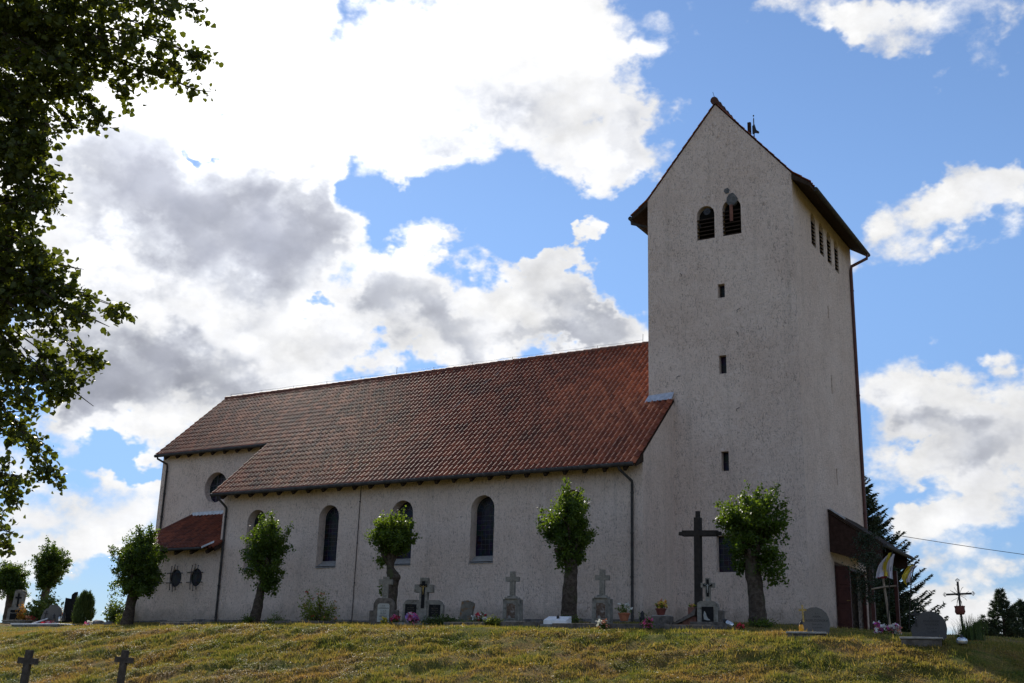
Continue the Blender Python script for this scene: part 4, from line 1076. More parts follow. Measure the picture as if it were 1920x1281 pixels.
pollard('small round-headed pollard lime with a burl on its trunk, behind a gravestone', at(-8.35, -2.5),
        [(0, 0, 0.21), (0.0, 0.6, 0.19), (0.02, 1.35, 0.20), (0.03, 1.62, 0.22), (-0.12, 1.95, 0.14), (-0.20, 2.4, 0.13), (-0.10, 2.75, 0.12)],
        [(-0.02, 0, 3.12, 0.74, 0.66, 0.68, 0.85, 0.1), (-0.42, -0.05, 2.25, 0.20, 0.2, 0.22, 0.03, 0.4), (-0.28, -0.2, 1.0, 0.12, 0.12, 0.35, 0.02, 0.4)], 37, per=56, nsh=110,
        knobs=((0.20, -0.05, 1.62, 0.15), (-0.12, -0.1, 1.5, 0.13), (0.13, -0.12, 1.42, 0.12)), tint=(0.2, 1.0))
pollard('tall straight pollard lime in front of the fifth nave window', at(-1.42, -2.5),
        [(0, 0, 0.30), (0.0, 0.4, 0.25), (0.03, 1.2, 0.22), (0.06, 2.0, 0.20), (0.0, 2.8, 0.15)],
        [(-0.06, 0, 3.20, 0.80, 0.7, 0.85, 0.60, 0.1), (-0.12, 0, 2.6, 0.82, 0.65, 0.65, 0.30, 0.35), (-0.85, 0, 3.25, 0.35, 0.3, 0.25, 0.07, 0.2), (0.0, 0, 4.10, 0.36, 0.3, 0.40, 0.12, 0), (0.0, -0.15, 2.05, 0.35, 0.35, 0.45, 0.10, 0.5)], 41, rise=0.22, per=48, nsh=115)
pollard('stout pollard lime in front of the tower, with branches hanging to its right', at(4.72, -2.5),
        [(0.02, 0, 0.29), (0.0, 0.5, 0.24), (-0.05, 1.2, 0.22), (-0.12, 1.9, 0.24), (-0.1, 2.6, 0.18)],
        [(-0.05, 0, 3.15, 0.92, 0.8, 0.80, 0.60, 0.15), (-0.1, 0, 2.5, 0.86, 0.7, 0.65, 0.30, 0.5), (-0.88, -0.1, 2.95, 0.32, 0.3, 0.25, 0.07, 0.3), (0.60, -0.05, 1.75, 0.26, 0.3, 0.55, 0.13, 0.6), (-0.55, -0.1, 1.9, 0.22, 0.25, 0.5, 0.08, 0.6)], 53, rise=0.30, leaf=0.095, per=48, nsh=120)
pollard('ball-crowned pollard lime at the left end of the churchyard', at(-32.35, 2.0),
        [(0, 0, 0.22), (-0.02, 0.8, 0.19), (0.0, 1.9, 0.17), (0.05, 2.6, 0.15)],
        [(0.10, 0, 3.15, 0.84, 0.75, 0.98, 0.85, 0.1), (0.0, 0, 2.35, 0.60, 0.6, 0.45, 0.25, 0.5)], 67, per=64, nsh=150, tint=(0, 0.35), rise=0.0, wide=1.1)
pollard('pollard lime cut by the left edge of the view, above a white tomb', at(-34.9, 2.0),
        [(0, 0, 0.24), (0.0, 0.8, 0.21), (-0.02, 1.6, 0.2), (-0.05, 2.2, 0.17)],
        [(-0.25, 0, 2.45, 0.95, 0.8, 0.85, 0.85, 0.2), (0.45, 0, 1.95, 0.55, 0.5, 0.5, 0.25, 0.5)], 71, per=60, nsh=140, tint=(0, 0.4), rise=0.0, wide=1.1)

# ---- tall lime whose branches hang into the view
bt = thing('tall_lime', 'tall leafy lime with long hanging branches at the top left', 'tree', (-0.06, -26.14, -3.58))
b0 = Vector(bt.location)
def loc(p): return np.array(p) - np.array(b0)
rs = np.random.RandomState(5)
trunk = [Vector(loc(p)) for p in ((-0.07, -26.13, -3.65), (0.43, -26.86, -0.30), (0.93, -27.60, 3.09), (1.34, -28.31, 6.58), (1.81, -29.11, 10.08), (2.19, -29.74, 12.94))]
m = MB(); m.tube(trunk, [0.36, 0.30, 0.27, 0.22, 0.15, 0.06], 12, 0, True, 0.08, random.Random(2)); m.build('trunk', M['bark'], bt, smooth=True)
TIPS = [(5.90, -26.37, 6.10), (5.79, -26.75, 5.96), (5.96, -26.36, 5.46), (5.77, -26.23, 5.10), (5.81, -26.62, 5.24), (5.30, -26.55, 5.95), (5.49, -26.97, 5.37), (5.07, -26.73, 4.99), (4.93, -26.80, 4.59), (4.73, -26.81, 5.32), (5.43, -26.68, 5.13),
        (4.97, -27.46, 5.51), (4.56, -26.90, 4.94), (4.57, -26.94, 6.14), (5.31, -27.15, 5.92), (5.40, -26.81, 6.51), (5.53, -26.41, 6.62), (4.61, -27.22, 4.89), (4.36, -26.91, 4.62), (4.72, -27.29, 4.21), (4.33, -27.02, 3.81), (4.00, -26.66, 3.61), (4.49, -27.06, 3.52),
        (3.97, -26.90, 3.21), (4.29, -26.48, 2.88), (4.51, -26.59, 2.53), (3.71, -26.48, 2.58), (4.90, -26.17, 2.34), (4.53, -26.10, 2.20), (4.72, -26.46, 2.16), (4.08, -26.48, 2.16), (4.55, -26.25, 1.63), (4.32, -26.01, 1.22), (4.00, -26.06, 1.51), (4.06, -26.32, 1.29),
        (3.64, -26.43, 1.62), (3.85, -26.52, 1.15), (3.55, -26.34, 0.81), (3.93, -26.05, 0.31), (3.50, -26.00, 0.47), (3.54, -26.30, 0.35), (3.35, -26.17, -0.00), (3.48, -26.22, -0.36), (3.10, -26.13, -0.22), (3.30, -26.15, -0.52), (4.53, -27.04, 2.82), (3.72, -26.57, 3.56), (4.37, -27.20, 4.05), (4.52, -27.31, 5.35), (4.04, -26.84, 2.08), (3.46, -26.53, 1.96)]
FILL = [(4.28, -27.95, 5.74), (3.98, -27.43, 5.81), (4.88, -27.78, 5.58), (3.84, -27.50, 5.43), (4.61, -27.63, 5.02), (4.13, -27.04, 5.67), (3.97, -27.56, 4.78), (3.84, -27.10, 4.95), (4.62, -27.39, 4.70), (3.61, -27.31, 4.46), (4.36, -27.48, 4.15), (4.07, -27.05, 4.51),
        (3.92, -27.40, 3.85), (3.74, -26.93, 3.93), (4.04, -27.29, 3.38), (4.04, -26.97, 3.53), (3.36, -26.91, 3.21), (4.08, -27.09, 2.88), (3.84, -26.62, 2.87), (3.70, -26.97, 2.57), (3.48, -26.50, 2.60), (4.38, -26.85, 2.36), (3.44, -26.75, 2.18), (4.14, -27.04, 2.14), (3.43, -26.69, 1.64),
        (3.25, -26.35, 1.40), (3.41, -26.69, 0.90), (3.11, -26.47, 0.43), (2.95, -26.64, 2.06), (3.52, -27.23, 2.65), (3.17, -27.15, 3.59), (3.88, -27.74, 4.07), (3.28, -27.51, 5.20), (3.85, -27.91, 5.59), (4.63, -27.28, 6.16), (5.33, -27.46, 6.14), (4.34, -27.66, 6.42), (3.56, -27.74, 6.70), (4.81, -27.14, 5.36), (4.84, -26.90, 5.78), (4.93, -27.42, 4.96), (5.43, -27.66, 5.85),
        (3.16, -27.20, 6.18), (3.64, -26.94, 5.93), (3.05, -26.76, 5.07), (3.38, -26.56, 4.38), (2.99, -26.76, 4.61), (3.07, -26.47, 3.56), (2.78, -26.26, 3.15), (3.21, -26.72, 5.60)]
sh, main = [], []
for i, T in enumerate(TIPS+FILL):
    T = loc(T)
    tz = np.clip(T[2]+rs.uniform(0.3, 2.2), 1.5, 15.0)
    a = [q for q in trunk]
    hz = min(a, key=lambda q: abs(q.z-tz)); S = np.array(hz)
    mid = S + (T-S)*0.55 + np.array([0, 0, rs.uniform(0.3, 0.9)])
    main.append((S, mid, T))
    L0 = T-mid; Ln = np.linalg.norm(L0)
    q0 = mid + (T-mid)*max(0.0, 1-1.15/Ln)
    sh.append((q0, T))
    for k in range(8 if i < len(TIPS) else 10):
        t = rs.uniform(0.15, 0.95); p = q0 + (T-q0)*t
        side = rs.normal(size=3); side[2] = side[2]*0.5 - 0.5
        sh.append((p, p + side/np.linalg.norm(side)*rs.uniform(0.18, 0.42)*(1.15-0.5*t)))
# the rest of the crown, outside the frame to the left and above
for i in range(150):
    d = rs.normal(size=3); d /= np.linalg.norm(d)
    c = np.array(trunk[3])
    T = c + d*np.array([3.4, 3.4, 5.2])*rs.uniform(0.5, 1.0)
    T = T - np.array([0.861, 0.508, 0.0])*rs.uniform(0.8, 2.0)
    if T[0]*0.861 + T[1]*0.508 > 1.2 or T[2] < 4: continue
    S = np.array(min(trunk, key=lambda q: abs(q.z-(T[2]-0.8))))
    main.append((S, (S+T)/2+np.array([0, 0, 0.4]), T))
    for k in range(7): 
        e = T + rs.normal(size=3)*0.4; sh.append((T*0.8+np.array((S+T)/2)*0.2, e))
m = MB()
for S, Mi, T in main:
    pts = [Vector(S*(1-t)**2 + 2*Mi*t*(1-t) + T*t*t) for t in (0, 0.2, 0.4, 0.6, 0.8, 1.0)]
    m.tube(pts, [0.045, 0.036, 0.027, 0.017, 0.009, 0.004], 5, 0, False)
for S, E in sh: m.tube([Vector(S), Vector((S+E)/2), Vector(E)], [0.009, 0.006, 0.003], 4, 0, False)
m.build('branches', M['bark'], bt)
crown('crown', sh, 23, 0.065, 0.078, M['bigleaf'], bt, 9, 0.03, 0.7, 0.05, (0, 0.75), 1.0, True)

# ---- conifers
def conifer(name, label, base, H, Rb, seed, mat, z0=0.3, nwh=26, per=9, droop=0.25, up=0.25, needle=0.20, shape=1.0, group=None, trunk_r=0.13, ragged=0.35, nw=0.055):
    rs = np.random.RandomState(seed)
    t = thing(name, label, 'tree', base, 0, group)
    m = MB(); m.tube([(0, 0, -0.2), (0.02, 0, H*0.5), (0, 0, H)], [trunk_r, trunk_r*0.6, 0.015], 9); m.build('trunk', M['sprucebark'], t, smooth=True)
    V, T = [], []
    bm_ = MB()
    for w in range(nwh):
        f = w/(nwh-1); z = z0 + (H-z0-0.15)*f**1.12
        Lr = Rb*(1-f)**shape + 0.10
        for k in range(per if f < 0.85 else 5):
            a = 2*PI*(k+rs.rand())/per; L_ = Lr*rs.uniform(1-ragged, 1.12)
            dirh = np.array([math.cos(a), math.sin(a), 0]); side = np.array([-math.sin(a), math.cos(a), 0])
            n = max(6, int(L_/0.075)); c = rs.rand()
            zz = z + rs.uniform(-0.1, 0.1)
            def pos(q): return dirh*L_*q + np.array([0, 0, zz - droop*L_*q + (droop+up)*0.7*L_*q*q])
            bm_.tube([Vector(pos(0)), Vector(pos(0.5)), Vector(pos(1))], [0.022*(L_/Rb)+0.004, 0.012*(L_/Rb)+0.003, 0.003], 4, 0, False)
            for j in range(n):
                q = (j+1)/n; p = pos(q)
                wl = (0.10 + 0.38*L_*(1-q)*0.55)*rs.uniform(0.6, 1.2)
                for sg in (-1, 1):
                    d = side*sg*0.8 + dirh*0.65 + np.array([0, 0, rs.uniform(-0.25, 0.1)]); d /= np.linalg.norm(d)
                    nt = max(2, int(wl/0.09))
                    for u_ in range(nt):
                        b = p + d*wl*(u_/nt)
                        for s2_ in (0, 1):
                            e = d + rs.normal(size=3)*0.38 + np.array([0, 0, 0.12]); e /= np.linalg.norm(e)
                            s_ = np.cross(e, rs.normal(size=3)); s_ /= np.linalg.norm(s_)
                            ln = needle*rs.uniform(0.6, 1.15)
                            V += [b - s_*nw*0.5, b + s_*nw*0.5, b + e*ln]; T.append(np.clip(c*0.6+rs.rand()*0.4, 0, 1))
    for u_ in range(14):
        b = np.array([0, 0, H-0.5+0.5*u_/14]); e = rs.normal(size=3)*0.3+np.array([0, 0, 0.9]); s_ = np.cross(e, rs.normal(size=3)); s_ /= np.linalg.norm(s_)
        V += [b-s_*0.02, b+s_*0.02, b+e*0.22]; T.append(0.4)
    bm_.build('branches', M['sprucebark'], t)
    tri_soup('needles', np.array(V), np.arange(len(V)).reshape(-1, 3), np.array(T), M[mat], t)
    return t
sp = (2.30, 17.80, 0.15)
conifer('spruce', 'dark spruce rising behind the porch at the tower corner', (sp[0], sp[1], gz(sp[0], sp[1])), 8.8, 3.7, 3, 'needle', 0.25, 52, 14, 0.34, 0.50, 0.17, 0.86, None, 0.13, 0.35, 0.075)
def pine(label, base, H, Rb, seed, mat='pine'):
    rs = np.random.RandomState(seed)
    t = thing('pine', label, 'tree', base, 0, 'pines at the right end of the bank')
    m = MB(); m.tube([(0, 0, -0.2), (0.05, 0, H*0.5), (0, 0, H)], [0.10, 0.06, 0.012], 8); m.build('trunk', M['sprucebark'], t, smooth=True)
    V, T = [], []; bm_ = MB()
    for w in range(15):
        f = w/14; z = 0.15 + (H-0.3)*f
        for k in range(6):
            a = 2*PI*(k+rs.rand())/6; L_ = (Rb*(1-f)**0.85+0.12)*rs.uniform(0.5, 1.15)
            d0 = np.array([math.cos(a), math.sin(a), 0.35+0.3*f])
            E = np.array([0, 0, z])+d0*L_
            bm_.tube([(0, 0, z), Vector(np.array([0, 0, z])+d0*L_*0.5-np.array([0, 0, 0.05])), Vector(E)], [0.018, 0.012, 0.005], 4, 0, False)
            for j in range(max(2, int(L_/0.10))):
                c = np.array([0, 0, z])+d0*L_*(0.35+0.65*rs.rand())+rs.normal(size=3)*0.07
                tc_ = rs.rand()
                for q in range(30):
                    e = rs.normal(size=3)+np.array([d0[0], d0[1], 0.8]); e /= np.linalg.norm(e)
                    s_ = np.cross(e, rs.normal(size=3)); s_ /= np.linalg.norm(s_)
                    V += [c-s_*0.020, c+s_*0.020, c+e*rs.uniform(0.12, 0.22)]; T.append(np.clip(tc_*0.7+rs.rand()*0.3, 0, 1))
    bm_.build('branches', M['sprucebark'], t)
    tri_soup('needles', np.array(V), np.arange(len(V)).reshape(-1, 3), np.array(T), M[mat], t)
    return t
pine('pointed young pine standing alone against the sky at the right', (7.42, 24.48, 0.29), 2.55, 0.95, 4)
pine('low bushy pine left of the pointed pine', (6.54, 24.55, 0.34), 1.05, 0.75, 6)
pine('dark pine at the right edge behind yellow-green leaves', (8.07, 26.07, 0.36), 2.1, 1.0, 8)

def shrub(name, label, base, H, Rr, seed, mat, leaf=0.06, nsh=60, per=22, group=None, cat='shrub', flowers=None, spread=0.05, up=0.9, flat=1.0, t0=0.25):
    rs = np.random.RandomState(seed)
    t = thing(name, label, cat, base, 0, group)
    sh = []
    for i in range(nsh):
        d = rs.normal(size=3); d[2] = abs(d[2])*up+0.12; d /= np.linalg.norm(d)
        k = rs.uniform(0.55, 1.08)
        e = d*np.array([Rr, Rr*flat, H])*k
        sh.append((np.array([rs.normal()*Rr*0.10, rs.normal()*Rr*0.10*flat, 0.0]), e))
    twigs('stems', sh, 0.008, M['bark'], t, 0.0, 1)
    crown('leaves', sh, per, spread, leaf, M[mat], t, seed+3, 0.0, 0.3, t0)
    if flowers:
        for mt, nfl, fs in flowers:
            pts = [np.array(sh[i % len(sh)][1])*rs.uniform(0.8, 1.03) for i in rs.randint(0, len(sh), nfl)]
            blooms('blossom', pts, fs, M[mt], t, seed+len(mt))
    return t
def blooms(name, pts, size, mat, parent, seed=1, petals=9):
    rs = np.random.RandomState(seed); P = np.repeat(np.array(pts), petals, 0) + rs.normal(size=(len(pts)*petals, 3))*size*0.22
    V, F = leaf_quads(P, size*0.75, rs, -0.4, 1.0)
    return tri_soup(name, V, F, rs.rand(len(F)), mat, parent, True)
def juniper(label, base, H, Rr, seed, mat='juniper'):
    rs = np.random.RandomState(seed); t = thing('juniper', label, 'shrub', base)
    V, T = [], []
    n = 5200
    a = rs.uniform(0, 2*PI, n); r = np.sqrt(rs.rand(n)); z = rs.rand(n)**0.9
    lump = 0.75+0.35*vnoise(a*1.6, z*5.0, 3)
    prof = np.clip(np.minimum(1.0, 0.72+z*0.6)*(1.08-z**3*0.75), 0.1, 1.1)
    P = np.stack([np.cos(a)*r*Rr*prof*lump, np.sin(a)*r*Rr*prof*lump, z*H*(0.88+0.2*vnoise(a*2.5, r*3, 9))], 1)
    e = np.stack([np.cos(a)*0.35, np.sin(a)*0.35, np.full(n, 0.9)], 1)+rs.normal(size=(n, 3))*0.22
    e /= np.linalg.norm(e, axis=1)[:, None]
    s_ = np.cross(e, unit(rs, n)); s_ /= np.linalg.norm(s_, axis=1)[:, None]
    ln = rs.uniform(0.08, 0.20, n)[:, None]
    V = np.stack([P-s_*0.018, P+s_*0.018, P+e*ln], 1).reshape(-1, 3)
    tri_soup('foliage', V, np.arange(n*3).reshape(n, 3), np.clip(rs.rand(n)*0.6+0.4*r*rs.rand(n), 0, 1), M[mat], t)
    m = MB(); m.tube([(0, 0, -0.1), (0, 0, H*0.6)], [0.05, 0.02], 6); m.build('trunk', M['sprucebark'], t)
    return t

# ------------------------------------------------------------------ graves and small things
f0 = lambda u, v, d: (u, d, v)
def cross_part(m, w, h, arm, az0, az1, shaft, t, z0=0.0, y=0.0, mi=0):
    """latin cross outline as one prism: arm width w, total height h, arms between az0 and az1"""
    a = shaft/2; b = w/2
    m.prism([(-a, z0), (a, z0), (a, z0+az0), (b, z0+az0), (b, z0+az1), (a, z0+az1), (a, z0+h), (-a, z0+h), (-a, z0+az1), (-b, z0+az1), (-b, z0+az0), (-a, z0+az0)], y-t/2, y+t/2, f0, mi)
def corpus(parent, mat, loc, s=1.0):
    """small crucified figure as one continuous surface"""
    m = MB()
    m.tube([(0.0, 0, 0.0), (0.006, 0, 0.07), (-0.004, 0, 0.13), (0.0, 0, 0.20), (0.0, 0, 0.245), (0.004, -0.008, 0.275)], [0.008, 0.012, 0.016, 0.021, 0.010, 0.016], 7)
    m.tube([(-0.105, 0, 0.27), (-0.05, 0, 0.245), (0, 0, 0.228), (0.05, 0, 0.245), (0.105, 0, 0.27)], [0.006, 0.008, 0.013, 0.008, 0.006], 6)
    o = m.build('corpus', mat, parent, smooth=True); o.location = loc; o.scale = (s, s, s); return o

def gbase(x, y, dz=0.0): return (x, y, gz(x, y)+dz+0.04)

# 1 dark stepped tombstone with white plaque
t = thing('tombstone', 'dark stepped tombstone with pale lettered plaque and a cross in front of the burled lime', 'gravestone', gbase(-6.75, -5.0), R(26))
m = MB()
m.prism([(-0.33, -0.3), (0.33, -0.3), (0.33, 0.62), (0.27, 0.74), (0.19, 0.80), (-0.19, 0.80), (-0.27, 0.74), (-0.33, 0.62)], -0.14, 0.14, f0)
m.build('headstone', M['concrete2'], t)
m = MB(); m.bbox((-0.395, 0, 0.08), (0.125, 0.24, 0.66), 0.01); m.bbox((0.395, 0, 0.10), (0.125, 0.24, 0.68), 0.01); m.build('shoulder', M['concrete2'], t)
m = MB(); cross_part(m, 0.44, 0.68, 0.0, 0.44, 0.60, 0.19, 0.14, 0.795); m.build('cross', M['concrete'], t)
m = MB(); m.prism([(-0.19, 0.05), (0.19, 0.05), (0.19, 0.58), (0.14, 0.63), (-0.14, 0.63), (-0.19, 0.58)], -0.165, -0.138, f0); pl = m.build('plaque', M['plaque'], t)
for k, (s, z, sz) in enumerate((('Ś. P.', 0.545, 0.05), ('ALEKSANDER', 0.465, 0.056), ('ur. 12. IV', 0.385, 0.052), ('ELZA', 0.295, 0.074), ('MIETKE', 0.205, 0.074), ('zm. 4. X. 1961', 0.125, 0.046))):
    text_part('lettering', s, sz, M['letter'], pl, (0, -0.1665, z))

# 2 double tomb with crucifix
t = thing('double_tomb', 'grey double tomb with two black tablets and a black crucifix on its tall centre cross', 'gravestone', gbase(-5.58, -4.5), R(20))
m = MB()
for s in (-1, 1):
    p = [(0.13, -0.3), (0.66, -0.3), (0.66, 0.60), (0.58, 0.71), (0.50, 0.75), (0.13, 0.75)]
    m.prism([(s*a, b) for a, b in (p if s > 0 else p[::-1])], -0.11, 0.11, f0)
m.build('side_slab', M['concrete'], t)
m = MB(); cross_part(m, 0.59, 1.74, 0, 1.29, 1.53, 0.25, 0.28, -0.3); m.build('cross', M['concrete'], t)
for s in (-1, 1):
    m = MB(); m.bbox((s*0.39, -0.118, 0.42), (0.37, 0.02, 0.38), 0.005); pq = m.build('tablet', M['blackg'], t)
    for k in range(5): text_part('lettering', ('Ś. P.', 'JAN  MARIA', 'ŻYLI LAT 74', '1902 - 1976', 'POKÓJ')[k], 0.042, M['gilt'], pq, (s*0.39, -0.130, 0.55-0.065*k))
m = MB(); cross_part(m, 0.25, 0.84, 0, 0.66, 0.745, 0.105, 0.02, 0.49, -0.152); bc = m.build('inlay_cross', M['blackg'], t)
corpus(bc, M['brass'], (0, -0.17, 0.915), 1.0)
m = MB(); m.bbox((0, -0.35, -0.06), (1.5, 0.9, 0.14), 0.02); m.build('base_slab', M['concrete'], t)
m = MB(); m.bbox((-0.24, -0.30, 0.09), (0.16, 0.02, 0.09), 0.004, Matrix.Rotation(-0.3, 3, 'X')); m.build('card', M['plaque'], t)

# 3 leaning lichened stone
t = thing('old_headstone', 'small lichened headstone leaning to the right beside the double tomb', 'gravestone', gbase(-4.0, -4.5), R(5))
m = MB(); m.prism([(-0.20, -0.25), (0.20, -0.25), (0.21, 0.66), (0.12, 0.70), (0.0, 0.715), (-0.12, 0.70), (-0.21, 0.66)], -0.06, 0.06, f0)
o = m.build('headstone', M['mossy'], t); o.rotation_euler = (R(-4), R(7), 0)
m = MB(); m.bbox((0.10, 0, 0.0), (0.56, 0.30, 0.22), 0.02); m.build('socle', M['concrete2'], t)

# 4, 5 pedestals with crosses
def pedestal(x, label, seed, lean):
    t = thing('pedestal_cross', label, 'gravestone', gbase(x, -4.5), R(9), 'stone crosses on block pedestals', (0, lean))
    m = MB(); m.box((0, 0.05, 0.22), (0.56, 0.34, 1.06), None, 0, 0.95); m.build('pedestal', M['concrete'], t)
    m = MB(); m.bbox((0, 0, 0.775), (0.40, 0.34, 0.055), 0.012); m.bbox((0, 0, 0.82), (0.27, 0.24, 0.06), 0.02); m.build('plinth', M['concrete'], t)
    m = MB(); cross_part(m, 0.43, 0.74, 0, 0.44, 0.58, 0.15, 0.12, 0.84); c = m.build('cross', M['concrete'], t)
    m = MB(); m.bbox((0, -0.118, 0.40), (0.27, 0.02, 0.43), 0.005); m.build('plaque', M['inset'], t)
    m = MB()
    for a in (((-0.155, 0.40), (0.03, 0.49)), ((0.155, 0.40), (0.03, 0.49)), ((0, 0.63), (0.33, 0.03)), ((0, 0.17), (0.33, 0.03))):
        m.box((a[0][0], -0.122, a[0][1]), (a[1][0], 0.03, a[1][1]))
    m.build('plaque_frame', M['concrete'], t)
    return t, c
t, c = pedestal(-2.30, 'grey stone cross on a pedestal with a plain rusty plaque, left of the tall lime', 1, R(-0.5))
corpus(c, M['concrete'], (0, -0.065, 1.05), 1.0)
t, c = pedestal(0.72, 'grey stone cross on a pedestal with a mottled white plaque, right of the tall lime', 2, R(0.6))

# 6 white open-book slab
t = thing('open_book_stone', 'white marble open-book memorial tilted on a low grave', 'memorial', gbase(-0.30, -5.3), R(4))
m = MB(); m.prism([(-0.20, 0.02), (0.17, 0.02), (0.17, 0.27), (-0.20, 0.14)], -0.36, 0.36, lambda u, v, d: (d, u, v)); m.build('book', M['marble'], t)
m = MB(); m.lathe((0.02, -0.02, 0.19), [(0.04, 0), (0.045, 0.06), (0.02, 0.09), (0.005, 0.12)], 10); m.build('rose_ornament', M['iron'], t)
m = MB(); m.bbox((0.0, 0.0, -0.04), (0.85, 0.6, 0.14), 0.02); m.build('base_slab', M['concrete'], t)

# 7 stone with praying hands and small crucifix
t = thing('hands_tombstone', 'grey tombstone with black tablet of praying hands and a small black crucifix on top', 'gravestone', gbase(4.0, -4.5), R(10))
m = MB()
m.prism([(-0.29, -0.2), (0.29, -0.2), (0.29, 0.50), (0.26, 0.60), (0.18, 0.665), (0.10, 0.68), (-0.20, 0.68), (-0.29, 0.62)], -0.13, 0.13, f0); m.build('headstone', M['concrete'], t)
m = MB(); m.bbox((0.36, 0.0, 0.12), (0.135, 0.24, 0.62), 0.015); m.bbox((0.0, -0.04, -0.02), (0.95, 0.44, 0.26), 0.02); m.build('shoulder', M['concrete2'], t)
m = MB(); cross_part(m, 0.385, 0.63, 0, 0.375, 0.50, 0.14, 0.11, 0.675); m.build('cross', M['concrete'], t)
m = MB(); cross_part(m, 0.255, 0.47, 0, 0.275, 0.34, 0.07, 0.015, 0.80, -0.064); bc = m.build('inlay_cross', M['blackg'], t)
corpus(bc, M['plaque'], (0, -0.078, 0.90), 0.85)
m = MB(); m.bbox((0.0, -0.137, 0.32), (0.325, 0.02, 0.40), 0.004); tb = m.build('tablet', M['blackg'], t)
m = MB(); m.prism([(-0.09, 0.40), (-0.115, 0.30), (-0.10, 0.18), (-0.02, 0.155), (0.07, 0.155), (0.06, 0.175), (0.01, 0.205), (-0.02, 0.26), (-0.05, 0.35), (-0.075, 0.395)], -0.155, -0.148, f0); m.build('praying_hands', M['plaque'], tb)
t = thing('broken_slab', 'broken stone slab leaning on bricks, left of the praying-hands tombstone', 'slab', gbase(3.45, -4.4), R(-6))
m = MB(); m.prism([(-0.62, 0.02), (-0.60, -0.04), (0.20, 0.30), (0.24, 0.50), (0.06, 0.34)], -0.20, 0.16, f0); m.build('slab', M['concrete2'], t)
m = MB(); m.bbox((0.07, 0.0, 0.40), (0.22, 0.26, 0.24), 0.012); m.bbox((0.0, 0.02, 0.08), (0.42, 0.3, 0.36), 0.015); m.bbox((-0.35, 0.02, -0.02), (0.5, 0.3, 0.2), 0.015); m.build('bricks', M['brick'], t)

# 8 tall timber cross
t = thing('timber_cross', 'tall dark timber cross beside the tower wall, behind the praying-hands tombstone', 'cross', gbase(2.71, -2.0), R(-3), None, (0, R(0.6)))
m = MB(); m.bbox((0, 0, 1.40), (0.20, 0.19, 3.5), 0.012); m.bbox((0, 0, 3.20), (0.12, 0.12, 0.28), 0.01); m.build('post', M['oldwood'], t)
m = MB(); m.bbox((0, -0.012, 2.66), (1.16, 0.175, 0.175), 0.012); m.bbox((-0.615, -0.012, 2.655), (0.16, 0.11, 0.11), 0.01); m.bbox((0.615, -0.012, 2.655), (0.16, 0.11, 0.11), 0.01)
o = m.build('crossbeam', M['oldwood'], t); o.rotation_euler = (0, R(1.6), 0)

# 9, 10 rounded granite stones
def granite_stone(label, x, y, mat, w, h, lines, cmat, rz, dz=0.0):
    t = thing('granite_headstone', label, 'gravestone', gbase(x, y, dz), rz, 'rounded granite headstones')
    p = [(-0.30, -0.2), (0.28, -0.2), (0.36, 0.12), (0.385, 0.30), (0.37, 0.42), (0.31, 0.55), (0.21, 0.64), (0.08, 0.685), (-0.06, 0.68), (-0.18, 0.63), (-0.235, 0.56), (-0.25, 0.44), (-0.33, 0.38), (-0.385, 0.27), (-0.36, 0.18), (-0.37, 0.06)]
    m = MB(); m.prism([(a*w/0.75, b*h/0.68) for a, b in p], -0.06, 0.06, f0)
    hs = m.build('headstone', M[mat], t)
    for s, z, sz in lines: text_part('lettering', s, sz, M['letter'], hs, (0.07, -0.0615, z*h/0.68))
    m = MB(); cross_part(m, 0.19, 0.42, 0, 0.27, 0.32, 0.042, 0.03, 0.33*h/0.68, -0.075); o = m.build('cross', M[cmat], t); o.location = (-0.235*w/0.75, 0, 0); o.rotation_euler = (0, R(-3), 0)
    m = MB(); m.bbox((-0.16, -0.50, 0.045), (0.95, 0.95, 0.05), 0.018); m.build('ledger', M['sill'], t)
    m = MB(); m.bbox((-0.16, -0.48, -0.14), (0.88, 0.9, 0.31), 0.02); m.build('kerb', M['concrete2'], t)
    return t
granite_stone('light grey rounded granite headstone with brass cross, in front of the tower corner', 7.40, -6.1, 'granite', 0.74, 0.70,
              (('Ś. P.', 0.52, 0.045), ('MARIA', 0.44, 0.066), ('KORUDZIŃSKA', 0.345, 0.078), ('ŻYŁA LAT 81', 0.265, 0.045), ('zm. 22.XI.1998', 0.195, 0.040), ('POKÓJ JEJ DUSZY', 0.10, 0.034)), 'brass', R(14), -0.09)
granite_stone('darker rounded granite headstone at the right end, beside the iron cross', 10.12, -6.0, 'granite2', 0.80, 0.70,
              (('Ś. P.', 0.52, 0.045), ('FRANCISZEK', 0.44, 0.064), ('WOJTERA', 0.36, 0.072), ('ŻYŁ LAT 79', 0.28, 0.045), ('zm. 3.II.2001', 0.21, 0.040), ('PROSI O MODLITWĘ', 0.10, 0.034)), 'iron', R(10), -0.09)

